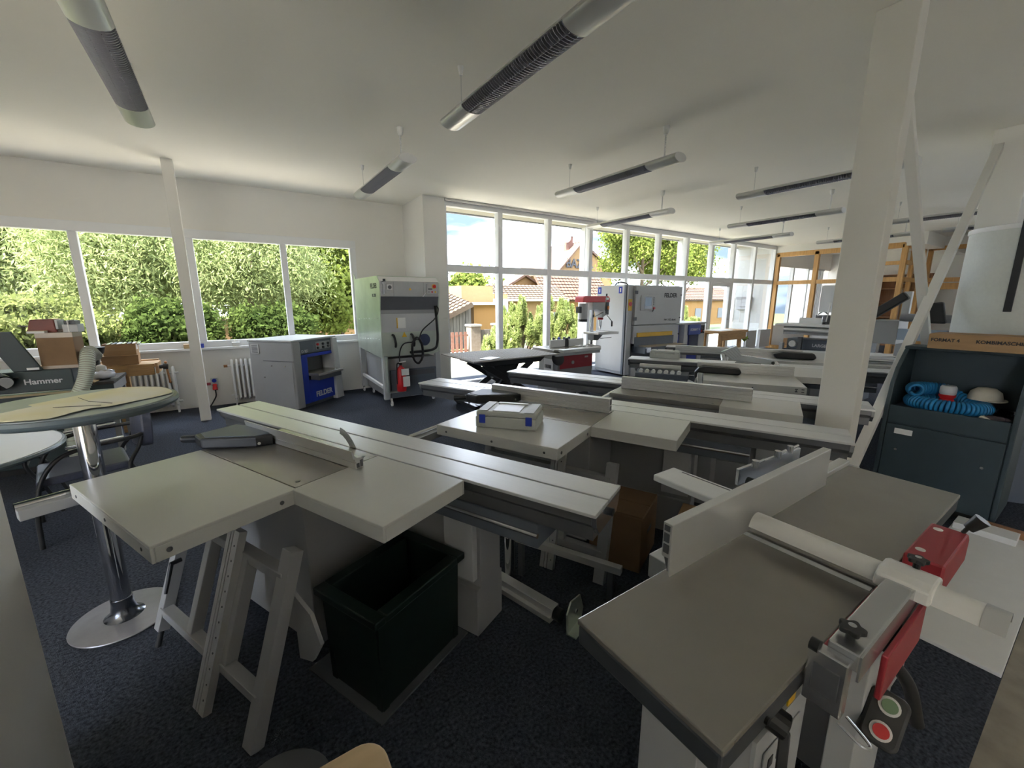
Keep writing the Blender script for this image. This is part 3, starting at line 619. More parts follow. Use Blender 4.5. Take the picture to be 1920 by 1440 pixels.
sawD = saw('sliding table saw with toothed blade guard, black fence head and drilled extension edge', (6.043,1.068), AD, (-3.14,-.2), (-2.20,-1.345), (-2.20,-1.345,-1.29), (-1.345,-.80), (-2.27,-1.36,-.72), yt=-.65, knife=False, rail=(-1.40,-.05), head=False)
sawE = saw('farthest sliding table saw, partly behind the thick column', (7.70,1.73), AD, (-3.1,.1), (-2.20,-1.345), (-2.20,-.40,-1.20), (-1.345,-.5), (-2.9,-1.3,-.80), yt=-.65, knife=False, rail=(-1.25,-.05), head=False)
for n, (x0, y0, ln) in enumerate(((-2.26, -.86, .40),)):          # rounded black fence housings of saw D
    hd = G().prism([(x0,.874),(x0+ln*1.0,.874),(x0+ln+.02,.90),(x0+ln,.935),(x0+.06,.945),(x0+.01,.93),(x0-.03,.88),(x0-.03,.82),(x0,.82)],'y',y0,y0+.12).build('fence_head', M_black, sawD, .012)
hd = G().prism([(-1.62,.874),(-1.2,.874),(-1.17,.90),(-1.2,.955),(-1.55,.965),(-1.66,.93)],'y',-.98,-.84).build('fence_head', M_black, sawE, .014)
# crown guard and blade of saw D
bl = G(); n = 40; P = []
for k in range(n*2):
    a = 2*PI*k/(n*2); r_ = .150 if k % 2 else .142; P.append((-1.72+r_*math.cos(a), .84+r_*math.sin(a)))
bl.prism(P,'y',-.012,-.008).build('saw_blade', M_steel, sawD)
cg = G().prism([(-2.02,1.02),(-1.86,1.10),(-1.80,.99),(-1.50,.955),(-1.44,.92),(-1.46,.895),(-1.62,.90),(-1.90,.925)],'y',-.035,.015).build('crown_guard', mat('clear_polycarbonate', (.62,.66,.68), .2, noise=.03), sawD, .004)
for k in range(6): G().bar((-2.0+k*.028,-.038,1.015+k*.012),(-1.90+k*.024,-.038,.935+k*.010),.003,.010,(0,1,0)).build('guard_slot', M_grey, cg)
G().cyl((-1.465,-.05,.915),(-1.465,.03,.915),.018,14).build('guard_knob', M_black, cg, smooth=True)
G().prism([(-1.50,.87),(-1.38,.87),(-1.42,.935),(-1.48,.925)],'y',-.013,-.007).build('riving_knife', M_steel, sawD)
for x in (-1.42, -1.37): 
    for z in (.825, .848): part('drilled_slot', M_dgrey, sawD, x-.016, x+.006, -1.293, -1.288, z-.004, z+.004)

# outrigger frame leaning under saw A, and the second one beyond its slide
def outrigger(label, loc, ang, lean=.24, plate=True):
    t = thing('outrigger_frame', label, 'frame', (loc[0], loc[1], 0), ang, 'grey outrigger frames leaning at the saws')
    def P(x, z, o=0): return (x, lean*z/.72+o, z)
    for x, z0, z1, w_, n_ in ((.46,.0,.70,.065,'upright'),(-.42,.08,.66,.05,'upright'),(-.12,.17,.60,.045,'inner_upright'),(.19,.17,.60,.045,'inner_upright')):
        G().bar(P(x,z0),P(x,z1),w_,.05,(0,1,0)).build(n_, M_grey, t, .003)
    for z in (.17, .60): G().bar(P(-.42,z),P(.46,z),.05,.045,(0,0,1)).build('rail', M_grey, t, .003)
    G().cyl(P(-.42,.0),P(-.42,.12),.012,10).build('foot', M_black, t, smooth=True)
    pr = G().prism([(-.045,-.016),(-.02,-.016),(-.02,.006),(-.014,.006),(-.014,-.016),(.0,-.016),(.0,.006),(.006,.006),(.006,-.016),(.045,-.016),(.045,.016),(-.045,.016)],'x',0,.74)
    o = pr.build('drilled_profile', M_alu, t); a = Vector(P(.13,.0,-.035)); b = Vector(P(.13,.72,-.045)); d = (b-a).normalized(); sx = Vector((1,0,0)); 
    nn = sx.cross(d)*-1
    o.matrix_local = Matrix(((d.x,sx.x,nn.x,a.x),(d.y,sx.y,nn.y,a.y),(d.z,sx.z,nn.z,a.z),(0,0,0,1)))
    for k in range(11): 
        x = .06+k*.062; G().cyl((x,.026,-.0175),(x,.026,-.0155),.0042,8).build('hole', M_dgrey, o)
    G().cyl(P(-.36,.42,-.01),P(-.36,.42,-.055),.010,10).cyl(P(-.36,.42,-.05),P(-.35,.29,-.05),.010,10,.007).build('clamp_lever', M_black, t, smooth=True)
    if plate: G().prism([(.46,.22),(.55,.25),(.62,.36),(.57,.47),(.46,.52)],'y',.21,.225).build('cover_plate', M_grey, t)
    return t
vA = Vector((.912,.409)); uA = Vector((.409,-.912))
def wp(b, x, y): return (b[0]+uA.x*x+vA.x*y, b[1]+uA.y*x+vA.y*y)
outrigger('grey outrigger frame with drilled aluminium profile leaning under the saw with the green tub', wp((1.032,.995),-1.47,-.80), ANG)
outrigger('grey outrigger frame standing under the saw that carries the tool case', wp((2.777,.762),-1.62,-.72), ANG, .16, False)
# green tub on its base plate under saw A
tb = thing('plastic_tub', 'open dark green plastic tub under the sawing table', 'tub', (1.032,.995,0), ANG)
x0, x1, y0, y1 = -1.03, -.68, -.465, .035
part('tub_bottom', M_green, tb, x0+.02, x1-.02, y0+.02, y1-.02, .01, .03)
G().prism([(x0+.015,0.01),(x0+.045,.01),(x0+.035,.44),(x0,.44)],'y',y0+.01,y1-.01).build('tub_wall', M_green, tb)
G().prism([(x1-.015,0.01),(x1-.045,.01),(x1-.035,.44),(x1,.44)],'y',y0+.01,y1-.01).build('tub_wall', M_green, tb)
G().prism([(y0+.015,0.01),(y0+.045,.01),(y0+.035,.44),(y0,.44)],'x',x0+.01,x1-.01).build('tub_wall', M_green, tb)
G().prism([(y1-.015,0.01),(y1-.045,.01),(y1-.035,.44),(y1,.44)],'x',x0+.01,x1-.01).build('tub_wall', M_green, tb)
for a in ((x0-.02,x1+.02,y0-.02,y0+.035),(x0-.02,x1+.02,y1-.035,y1+.02),(x0-.02,x0+.035,y0+.035,y1-.035),(x1-.035,x1+.02,y0+.035,y1-.035)): part('rim', M_green, tb, *a, .425, .46, bev=.006)
bp_ = G().box(-1.14,-.66,-.49,.06,0,.010).build('base_plate', M_dgrey); bp_.location = (1.032,.995,0); bp_.rotation_euler = (0,0,ANG)
tag(bp_, 'flat dark base plate on the carpet under the green tub', 'plate')
# tool case on saw B
def systainer(label, loc, rz, L=.385, D=.25, h=.105, m=M_syst, latch=M_blue):
    t = thing('tool_case', label, 'tool case', loc, rz, 'stackable tool cases')
    part('case_body', m, t, -L/2, L/2, -D/2, D/2, 0, h*.68, bev=.008)
    ld = part('case_lid', m, t, -L/2+.003, L/2-.003, -D/2+.003, D/2-.003, h*.69, h, bev=.010)
    part('handle_recess', M_white, ld, -.085, .085, -D/2+.02, D/2-.06, h, h+.004, bev=.002); part('handle', M_white, ld, -.10, .10, D/2-.055, D/2-.025, h, h+.010, bev=.004)
    for x in (-L/2+.045, L/2-.045):
        for y in (-D/2-.004, D/2-.004): part('latch', latch, t, x-.02, x+.02, y, y+.008, h*.28, h*.80, bev=.003)
        part('lid_rib', m, ld, x-.03, x+.03, -D/2+.01, D/2-.01, h, h+.005, bev=.002)
        for k in range(3): part('body_rib', m, t, x-.022+k*.018, x-.014+k*.018, -D/2-.004, -D/2, h*.05, h*.24)
    return t
systainer('pale grey tool case with blue latches on the saw extension table', (1.42,2.135,.871), R(-48.5))
systainer('pale plain tool case on the slide of the saw with the toothed guard', (4.86,3.50,.871), R(-59), .38, .15, .10, M_syst, M_syst)

# ------------------------------------------------------------------ surface planer in the foreground
J = thing('surface_planer', 'surface planer with dark cast iron tables, tall aluminium fence and red guard housing', 'planer', (1.5, .46, 0))
def jp(n, m, x0, x1, y0, y1, z0, z1, parent=None, bev=.003): return part(n, m, parent or J, x0-1.5, x1-1.5, y0-.46, y1-.46, z0, z1, bev=bev)
H = .87
def pl_table(x0, x1):
    o = jp('planer_table', M_cast, x0, x1, .28, .655, H-.016, H)
    jp('table_edge', M_castd, x0+.002, x1-.002, .282, .653, H-.07, H-.017, o, .006); return o
ti = pl_table(.635, 1.365); to = pl_table(1.405, 2.385)
G().cyl((.80-1.5,.276-.46,H-.045),(.80-1.5,.284-.46,H-.045),.008).build('table_bolt', M_black, ti)
jp('cutterblock', M_steel, 1.367, 1.403, .285, .65, H-.06, H-.006)
# fence (tall hollow profile), its carrier and the slotted slide
g = G().prism([(.622-.46,H+.002),(.640-.46,H+.055),(.652-.46,H+.06),(.652-.46,H+.165),(.622-.46,H+.165)],'x',.955-1.5,2.03-1.5); fe_ = g.build('fence', M_alu, J, .002)
for z0, z1 in ((.142,.158),(.108,.134),(.074,.10)): jp('fence_cell', M_dgrey, .952, .956, .629, .646, H+z0, H+z1, fe_, 0)
G().prism([(.628-.46,H+.02),(.640-.46,H+.06),(.629-.46,H+.06)],'x',.952-1.5,.956-1.5).build('fence_cell', M_dgrey, fe_)
sl_ = G().prism([(1.52-1.5,1.11-.46),(1.67-1.5,1.11-.46),(1.67-1.5,.66-.46),(1.52-1.5,.66-.46)],'z',H-.03,H).build('fence_slide', M_white, J, .006)
jp('slide_slot', M_dgrey, 1.645, 1.652, .68, 1.05, H, H+.001, sl_, 0)
fc = G().bar((1.70-1.5,.83-.46,H+.045),(2.20-1.5,.80-.46,H+.045),.014,.075).build('fence_bracket', M_steel, J, .003)
for x in (1.78, 1.98, 2.10): G().cyl((x-1.5,.80-.46,H+.08),(x-1.5,.80-.46,H+.112),.014,10).cyl((x-1.5,.80-.46,H+.095),(x-1.47,.78-.46,H+.115),.006,8).build('clamp_lever', M_steel, fc, smooth=True)
G().cyl((1.73-1.5,.80-.46,H+.03),(1.73-1.5,.775-.46,H+.03),.02,12).build('clamp_knob', M_black, fc, smooth=True)
jp('fence_support', M_alu, 1.02, 1.16, .66, .74, H-.09, H-.01); jp('fence_support', M_alu, 1.96, 2.40, .655, .70, H-.02, H+.02)
jp('side_plate', M_steel, 2.30, 2.42, .62, .72, H-.06, H-.005)
# cutter guard: curved strip on its arm
P = [(.045*math.sin(R(d)), .050*math.cos(R(d))-.022) for d in range(-75, 76, 15)]; Q = [(.040*math.sin(R(d)), .045*math.cos(R(d))-.022) for d in range(75, -76, -15)]
gs = G().prism([(1.385-1.5+p[0], .925+p[1]) for p in P+Q],'y',.06-.46,.60-.46).build('guard_strip', M_white, J, smooth=True)
G().prism([(1.385-1.5+p[0]*1.03, .925+p[1]*1.03) for p in P+Q],'y',.045-.46,.085-.46).build('guard_end', M_lgrey, gs, smooth=True)
gh = G().prism([(1.325-1.5,.915),(1.33-1.5,.950),(1.36-1.5,.960),(1.41-1.5,.960),(1.44-1.5,.950),(1.445-1.5,.915)],'y',.165-.46,.275-.46).build('guard_holder', M_white, J, .006)
def knob(x, y, z, r, parent, mt=M_black):
    g = G(); n = 5; pts = []
    for k in range(40):
        a = 2*PI*k/40; rr = r*(1+.16*math.cos(n*a)); pts.append((x-1.5+rr*math.cos(a), y-.46+rr*math.sin(a)))
    g.prism(pts,'z',z,z+r*.55); g.cyl((x-1.5,y-.46,z-.02),(x-1.5,y-.46,z+.002),r*.4,10)
    o = g.build('clamp_knob', mt, parent, .002); G().cyl((x-1.5,y-.46,z+r*.55),(x-1.5,y-.46,z+r*.55+.003),r*.35,12).build('knob_insert', M_steel, o); return o
knob(1.425,.215,.975,.020,gh)
ch = jp('guard_arm', M_steel, .975, 1.395, .197, .252, .905, .945)
jp('arm_edge', M_black, 1.393, 1.397, .195, .254, .90, .948, ch, 0); jp('arm_lip', M_steel, .975, 1.395, .193, .198, .885, .945, ch, .001)
knob(1.02,.228,.960,.022,ch)
for x in (.955, 1.36): G().cyl((x-1.5,.258-.46,.93),(x-1.5,.275-.46,.93),.014,12).build('side_knob', M_black, ch, smooth=True)
jp('arm_bracket', M_steel, .945, .975, .205, .275, .80, .93); jp('bracket_window', M_dgrey, .943, .946, .215, .262, .835, .90)
G().tube(smoothpath([(.94-1.5,.205-.46,.80),(.935-1.5,.165-.46,.79),(.955-1.5,.155-.46,.785),(.97-1.5,.20-.46,.80)],5),.003,6).build('wire_loop', M_steel, J, smooth=True)
# red housings
G().prism([(1.60-1.5,.80),(1.60-1.5,.905),(1.90-1.5,.905),(1.93-1.5,.88),(1.93-1.5,.80)],'y',.185-.46,.275-.46).build('red_housing', M_red, J, .006)
for x, y in ((1.66,.25),(1.86,.25)): G().cyl((x-1.5,y-.46,.905),(x-1.5,y-.46,.9065),.012,14).build('housing_screw', M_white, J)
G().cyl((1.90-1.5,.20-.46,.905),(1.90-1.5,.19-.46,.93),.006,8).cyl((1.90-1.5,.19-.46,.925),(1.905-1.5,.165-.46,.965),.015,14,.022).build('crank_grip', M_black, J, smooth=True)
jp('red_side_panel', M_red, 1.10, 1.40, .178, .190, .775, .888); jp('red_strip', M_red, .98, 1.40, .262, .279, H-.004, H+.004)
G().prism([(1.30-1.5,.89),(1.44-1.5,.89),(1.50-1.5,.83),(1.44-1.5,.74),(1.36-1.5,.72),(1.30-1.5,.76)],'y',.20-.46,.25-.46).build('guard_block', M_black, J, .006)
# body, legs, switch box
jp('body_panel', M_lgrey, 1.50, 2.30, .32, .64, .05, .79); jp('body_panel', M_lgrey, .90, 1.50, .46, .64, .05, .78)
jp('leg_post', M_lgrey, 1.22, 1.30, .225, .285, .0, .80); jp('front_panel', M_lgrey, 1.30, 1.60, .24, .27, .05, .66)
G().prism([(.92-1.5,.44),(1.20-1.5,.30),(1.20-1.5,.62),(.92-1.5,.62)],'y',.335-.46,.345-.46).build('gusset', M_lgrey, J)
jp('rating_plate', M_lgrey, .96, 1.16, .33, .334, .40, .56)
for k in range(3): jp('rating_mark', M_ink, .985+k*.045, 1.01+k*.045, .3285, .3302, .50, .53, bev=0)
jp('warning_label', M_yel, 1.06, 1.10, .33, .334, .64, .68, bev=0)
G().cyl((.96-1.5,.36-.46,.68),(.98-1.5,.30-.46,.66),.03,14).bar((.97-1.5,.30-.46,.66),(.90-1.5,.27-.46,.47),.022,.014).build('table_lever', M_black, J, .003)
sw = G().prism(rrect(.066,.040,.022),'z',-.045,.0).build('switch_box', M_black, J, .008); sw.location = (1.235-1.5,.185-.46,.63); sw.rotation_euler = (R(14),R(-48),0)
for x, m_, n_ in ((-.030,M_red2,'stop_button'),(.032,mat('button_green',(.16,.26,.14),.4),'start_button')):
    G().cyl((x,0,0),(x,0,.008),.022,20).build('button_ring', M_white, sw, smooth=True); G().cyl((x,0,.006),(x,0,.014),.016,20).build(n_, m_, sw, smooth=True)
G().tube(smoothpath([(1.50-1.5,.25-.46,.62),(1.56-1.5,.20-.46,.52),(1.60-1.5,.17-.46,.38)],6),.018,10).build('dust_lever', M_black, J, smooth=True)

# white board on the floor and the boards behind it
wbd = G().box(0,1.76,0,.44,0,.018).build('white_board', M_white, None, .002); wbd.location = (2.66,.072,0); tag(wbd, 'large flat white laminate board lying on the floor beside the red-housed planer', 'board')
b2 = G().box(0,.16,0,.30,0,.045).build('white_offcut', M_white, None, .003); b2.location = (4.20,.20,.018); tag(b2, 'short white board offcut lying across the end of the large white board', 'board')
b3 = G().box(0,.05,0,.30,0,.05).build('brown_batten', M_brown, None, .002); b3.location = (4.36,.08,.018); tag(b3, 'brown wooden batten at the foot of the green cabinet', 'batten')

# ------------------------------------------------------------------ green cabinet with hose, and the dust filter behind
cb = thing('machine_cabinet', 'dark green-grey metal cabinet with open top shelf beside the white column', 'cabinet', (4.45, .33, 0))
Wd = .72
part('cabinet_body', M_cab, cb, .01, .50, .02, Wd-.02, .05, .76, bev=.004); part('plinth', M_rubber, cb, .03, .48, .04, Wd-.04, 0, .05)
for y in (0, Wd-.03): G().prism([(-.005,.05),(.50,.05),(.50,1.24),(.26,1.24),(.10,1.10),(.03,.98),(-.005,.80)],'y',y,y+.03).build('side_panel', M_cab, cb, .006)
part('drawer_front', M_cab, cb, -.012, .01, .035, Wd-.035, .655, .80, bev=.004)
dr = part('cabinet_door', M_cab, cb, -.012, .01, .035, Wd-.035, .07, .645, bev=.004)
part('door_label', M_paper, dr, -.0135, -.012, .52, .63, .57, .615)
for y in (.60, .12): G().cyl((-.012,y,.44),(-.022,y,.44),.010,14).build('door_lock', M_steel, dr, smooth=True)
part('shelf_back', M_cab, cb, .46, .50, .03, Wd-.03, .80, 1.24, bev=.003); part('top_shelf', M_cab, cb, .26, .50, .0, Wd, 1.24, 1.265, bev=.004); part('shelf_floor', M_slate, cb, .01, .47, .03, Wd-.03, .76, .775)
bx_ = thing('long_carton', 'long flat cardboard carton with dark printed line on top of the green cabinet', 'carton', (4.62, -.10, 1.266))
part('carton_body', M_card, bx_, 0, .32, 0, 1.0, 0, .115, bev=.004); part('carton_flap', M_card, bx_, -.004, .16, .01, .99, .113, .118)
for q_, (w__, y_) in enumerate((('FORMAT 4', .985), ('KOMBIMASCHINEN', .74), ('HOBELMASCHINEN', .36))): text('printed_line', w__, .034, M_ink, bx_, (-.002,y_,.058), (PI/2,0,-PI/2), .001, .0006)
# coiled blue spiral hose
pts = []
for k in range(1500):
    f_ = k/1500; a = R(15)+R(470)*f_; th = f_*2*PI*68; mr = .042; lift = .094*max(0, min(1, (f_-.66)/.10))
    q_ = mr*math.cos(th); pts.append((.205+(.128+q_)*math.cos(a), .40+(.205+q_)*math.sin(a), .8302+lift+mr*math.sin(th)))
hz_ = G().tube(pts, .0115, 7).build('spiral_air_hose', M_bhose, None, smooth='all'); hz_.location = (4.45,.33,0); tag(hz_, 'coiled bright blue spiral air hose on the cabinet shelf', 'hose')
pg = thing('power_plug', 'red and grey industrial plug standing in the blue hose coil', 'plug', (4.655,.735,.7753))
G().lathe([(.045,0),(.045,.09),(.038,.10),(.050,.12),(.050,.135)], n=20).build('plug_base', M_red2, pg, smooth=True); G().lathe([(.046,.135),(.050,.15),(.050,.19),(.040,.205),(.036,.205)], n=20).build('plug_collar', M_lgrey, pg, smooth=True)
cap = G(); prof = [(.005,.095),(.05,.09),(.085,.06),(.10,.0)]; cap.lathe(prof[::-1], n=24); cp_ = thing('cloth_cap', 'cream cotton cap with dark print behind the blue hose', 'cap', (4.790,.552,.885)); cap.build('crown', M_cloth, cp_, smooth=True)
G().prism([(.11*math.cos(R(d)),-.03+.09*math.sin(R(d))) for d in range(180, 361, 15)],'z',0,.006).build('brim', M_cloth, cp_); text('cap_print', 'nx', .05, M_ink, cp_, (-.075,.03,.062), (R(40),0,R(-90)), .002)
for k, (x, y, m_, nm, lb) in enumerate(((.080,.125,M_dcloth,'dark_glove','crumpled dark patterned glove at the corner of the cabinet shelf'),(.372,.105,M_green,'green_glove','crumpled green work glove behind the dark glove'))):
    g = G(); g.sph((0,0,.022),.065,.085,.024,14,8,.13)
    for q in range(4): g.tube([( -.03+q*.022,-.06,.02),(-.04+q*.026,-.10,.022),(-.035+q*.028,-.125,.014)],.011,6)
    o = thing(nm, lb, 'glove', (4.45+x,.33+y,.7793), .4 if k == 0 else -1.4); o.scale = (.68,.68,.8) if k == 0 else (.60,.60,.8); g.build('glove_body', m_, o, smooth='all')
    G().tube([(.065*math.cos(R(d)), .03+.075*math.sin(R(d)), .02+.012*math.cos(R(3*d))) for d in range(20, 165, 12)], .012, 6).build('glove_cuff', M_cloth if k == 0 else m_, o, smooth='all')
FY = .52; FX = 5.55
fd = thing('filter_drum', 'tall white fabric dust filter drum with a black strap behind the green cabinet', 'dust filter', (FX, FY, 0))
g = G().lathe([(.40,0),(.40,.70),(.42,.72),(.42,1.14),(.43,1.16)], n=40); g.build('drum_base', M_slate, fd, smooth=True)
G().lathe([(.425,1.16),(.428,1.6),(.425,2.20)], n=64).build('filter_bag', M_bag, fd, smooth=True); G().lathe([(.430,2.19),(.434,2.20),(.434,2.225),(.428,2.23),(.1,2.24)], n=48).build('drum_rim', M_white, fd, smooth=True)
a = R(172); G().bar((.434*math.cos(a),.434*math.sin(a),1.55),(.434*math.cos(a),.434*math.sin(a),2.26),.045,.012,(math.cos(a),math.sin(a),0)).build('strap', M_black, fd, .002)

# ------------------------------------------------------------------ round tables and chairs
bt = thing('bar_table', 'tall round bar table with chrome pole and yellowed paper on top', 'table', (-.642, 2.745, 0))
G().lathe([(.21,0),(.215,.003),(.215,.008)], n=56).build('base_edge', M_black, bt, smooth=True); G().lathe([(.216,.008),(.214,.012),(.08,.018),(.0,.018)], n=56).build('base_plate', M_base, bt, smooth=True)
G().lathe([(.085,.017),(.065,.028),(.052,.05),(.046,.09),(.045,.12)], n=36).build('foot_cone', mat('dark_chrome', (.16,.17,.20), .18, .9), bt, smooth=True)
G().cyl((0,0,.05),(0,0,1.15),.041,32).build('pole', M_chrome, bt, smooth=True)
G().lathe([(.335,1.128),(.366,1.142),(.374,1.156),(.367,1.170),(.352,1.173)], n=64).build('edge_band', M_edge, bt, smooth=True); G().lathe([(.0,1.171),(.354,1.171),(.354,1.1745),(.0,1.1745)], n=64).build('table_top', M_tgrey, bt)
pp = thing('paper_cover', 'wrinkled yellowed paper sheet spread over the bar table', 'paper', (-.642, 2.745, 1.1755), R(50))
rng = np.random.default_rng(3); g = G(); nx, ny = 26, 10; vs = []
for i in range(nx+1):
    for j in range(ny+1):
        x = -.36+.72*i/nx; w_ = .21 if x > -.1 else .15; y = (-1+2*j/ny)*w_-.06+.012*math.sin(9*x+2); r_ = math.hypot(x, y)
        if r_ > .345: x, y = x*.345/r_, y*.345/r_
        vs.append((x, y, .002+.004*abs(math.sin(7*x+3*y))*abs(math.cos(11*y+2*x))+.0015*rng.random()))
g.add(vs, [(i*(ny+1)+j, (i+1)*(ny+1)+j, (i+1)*(ny+1)+j+1, i*(ny+1)+j+1) for i in range(nx) for j in range(ny)]); g.build('sheet', M_paper2, pp, smooth='all')
G().tube([(-.02,-.2,.006),(.0,-.05,.006),(.06,.08,.006)],.0012,4).build('crease', M_ink, pp); G().tube([(-.06,-.19,.006),(-.12,-.02,.006)],.0012,4).build('crease', M_ink, pp)
lt = thing('low_table', 'low round table with lilac-white top and slate edge behind the bar table', 'table', (-1.60, 3.80, 0))
G().lathe([(.25,0),(.255,.006),(.06,.018),(.035,.03)], n=40).build('base_plate', M_base, lt, smooth=True); G().cyl((0,0,.02),(0,0,.715),.032,20).build('pole', M_black, lt, smooth=True)
G().lathe([(.55,.712),(.592,.722),(.60,.735),(.592,.748),(.575,.75)], n=64).build('edge_band', M_edge, lt, smooth=True); G().lathe([(0,.748),(.58,.748),(.58,.752),(0,.752)], n=64).build('table_top', mat('lilac_white', (.62,.62,.66), .4), lt)
for k in range(3): G().bar((0,0,.69),(.42*math.cos(k*2.1),.42*math.sin(k*2.1),.70),.04,.025).build('top_arm', M_black, lt)
def arm_chair(label, loc, rz):
    t = thing('arm_chair', label, 'chair', loc, rz, 'black-framed arm chairs at the round tables')     # faces local -x
    def pad(n, pr, ax, a, b, m_, bev): return G().prism(pr, ax, a, b).build(n, m_, t, bev, seg=3)
    pad('seat', [(-.27,.435),(-.24,.415),(.20,.425),(.22,.45),(.20,.478),(-.20,.472),(-.26,.458)], 'y', -.23, .23, M_fab, .022)
    bk = G(); P = []
    for k in range(9):
        a = -1+2*k/8; P.append((.30-.045*(1-a*a), .21*a))
    for i, z in enumerate((.55,.60,.70,.78,.82)):
        s_ = (.84,.97,1,.93,.70)[i]; bk.v += [(x+.06*(z-.55), y*s_, z) for x, y in P] + [(x+.065+.06*(z-.55), y*s_, z) for x, y in P[::-1]]
    n = 18; bk.f += [(i*n+k, i*n+(k+1) % n, (i+1)*n+(k+1) % n, (i+1)*n+k) for i in range(4) for k in range(n)] + [tuple(range(n))[::-1], tuple(range(4*n, 5*n))]
    bk.build('backrest', M_fab, t, .010, smooth=True)
    for s_ in (-1, 1):
        y = .26*s_
        G().tube(smoothpath([(-.30,y,.0),(-.285,y,.25),(-.24,y,.46),(-.14,y,.60),(.02,y,.645),(.22,y*.97,.655),(.30,y*.82,.66)],6),.0145,10).build('front_leg', M_black, t, smooth=True)
        G().tube(smoothpath([(.34,y,.0),(.27,y,.24),(.20,y,.43),(.27,y*.8,.56),(.30,y*.75,.64)],6),.0135,10).build('rear_leg', M_black, t, smooth=True)
        G().bar((-.10,y,.662),(.20,y,.672),.035,.018).build('arm_pad', M_steel, t, .006)
    G().cyl((-.24,-.26,.41),(-.24,.26,.41),.011,10).cyl((.20,-.26,.41),(.20,.26,.41),.011,10).build('seat_rail', M_black, t, smooth=True)
    return t
arm_chair('blue-grey arm chair with black legs tucked behind the bar table pole', (-1.0, 4.20, 0), R(14))
arm_chair('blue-grey arm chair half hidden by the low lilac table', (-1.66, 4.74, 0), R(10))

# ------------------------------------------------------------------ left corner: green machine, cartons, hose, workbenches
hm = thing('green_machine', 'dark green woodworking machine with silver Hammer lettering under a carton', 'machine', (-1.60, 5.72, 0))
part('machine_body', M_hgreen, hm, -.55, .26, 0, .30, .80, 1.0, bev=.008); part('accent_strip', mat('tan_strip', (.36,.30,.18), .5), hm, -.55, .262, -.006, .0, .765, .785)
part('lower_body', M_hgreen, hm, -.52, .24, .04, .27, .06, .76, bev=.006); part('plinth', M_rubber, hm, -.50, .22, .06, .25, 0, .06)
G().prism([(-.13,1.0),(.06,1.0),(.02,1.10),(-.09,1.37),(-.28,1.37)],'y',.02,.05).build('hinged_panel', M_hgreen, hm, .004)
part('serial_plate', M_white, hm, -.04, .04, .012, .02, 1.01, 1.03)
text('brand_letters', 'Hammer', .072, M_inkw, hm, (-.075,-.003,.875), FRONT, .0015, .001, sx=1.0)
part('outlet_plate', M_steel, hm, -.40, -.10, -.004, 0, .93, .95)
hl = thing('dust_outlet', 'grey round dust outlet elbow on the left end of the green machine', 'dust outlet', (-1.86, 5.66, .93))
G().tube(smoothpath([(-.14,.2,.22),(-.10,.05,.16),(.02,-.02,.06),(.07,-.04,.0)],6),.062,16).build('elbow', M_lgrey, hl, smooth=True)
G().cyl((.06,-.03,.01),(.10,-.07,-.01),.072,20).build('clamp_ring', M_black, hl, smooth=True); G().cyl((.10,-.068,-.008),(.104,-.074,-.012),.060,20).build('outlet_mouth', M_lgrey, hl, smooth=True)
c1 = thing('taped_carton', 'large taped cardboard carton on the green machine', 'carton', (-1.43, 5.89, 1.0005), R(-6))
part('carton_body', M_card2, c1, -.12, .14, -.10, .12, 0, .345, bev=.004); part('tape', mat('packing_tape', (.42,.34,.26), .25), c1, -.121, .141, -.101, .121, .0, .03); part('tape', MATS['packing_tape'], c1, -.121, .141, -.101, .121, .30, .346)
rp = thing('red_power_tool', 'dark red boxy power tool lying on the taped carton', 'tool', (-1.49, 5.935, 1.347), R(-5))
G().prism([(-.13,0),(-.10,.125),(.07,.13),(.08,0)],'y',-.07,.08).build('tool_body', mat('oxblood', (.20,.05,.04), .45, noise=.1), rp, .010); part('tool_grip', M_lgrey, rp, .075, .095, -.075, .085, .03, .12, bev=.004); G().cyl((-.12,0,.06),(-.20,-.02,.065),.006,8).build('tool_spindle', M_steel, rp)
g2 = thing('grey_tool_box', 'small grey box with dark cells beside the red tool', 'box', (-1.318, 5.90, 1.347), R(-5))
part('box_body', M_lgrey, g2, -.045, .065, -.08, .08, 0, .075, bev=.004); part('box_top', M_dgrey, g2, -.035, .05, -.06, .06, .075, .112, bev=.004); part('divider', M_white, g2, -.005, .003, -.085, .08, .0, .115)
bk_ = thing('catalogue', 'pale catalogue lying on the edge of the taped carton', 'book', (-1.53, 5.815, 1.3468), R(-6)); part('pages', M_paper, bk_, -.07, .05, -.033, .028, 0, .02); part('cover', M_beech, bk_, -.072, .052, -.035, .030, .02, .023)
hs = thing('suction_hose', 'translucent ribbed suction hose arching down beside the carton', 'hose', (0, 0, 0))
hp = smoothpath([(-1.215,5.98,1.09),(-1.215,5.84,1.145),(-1.205,5.70,1.12),(-1.215,5.62,.99),(-1.25,5.60,.87),(-1.315,5.60,.73),(-1.365,5.60,.60),(-1.395,5.60,.43),(-1.40,5.60,.10)], 22)
G().tube(hp, .056, 18).build('hose_wall', M_hose, hs, smooth='all')
rib = G(); L_ = len(hp)
for k in range(0, L_-1, 3):
    d = (hp[k+1]-hp[k]); rib.cyl(hp[k]-d.normalized()*.003, hp[k]+d.normalized()*.003, .0605, 18)
rib.build('wire_ribs', M_hosew, hs)['kind'] = 'stuff'
lb = thing('low_bench', 'dark framed low bench with pale worn top behind the hose', 'bench', (-1.55, 6.1, 0))
part('bench_top', M_plank, lb, 0, .43, -.05, .62, .77, .80, bev=.003); part('front_apron', M_hgreen, lb, .01, .42, -.04, -.02, .60, .77); part('side_apron', M_grey, lb, .40, .42, -.03, .60, .67, .77)
for x in (.02, .36):
    for y in (-.02, .54): part('leg', M_grey, lb, x, x+.05, y, y+.05, 0, .77)
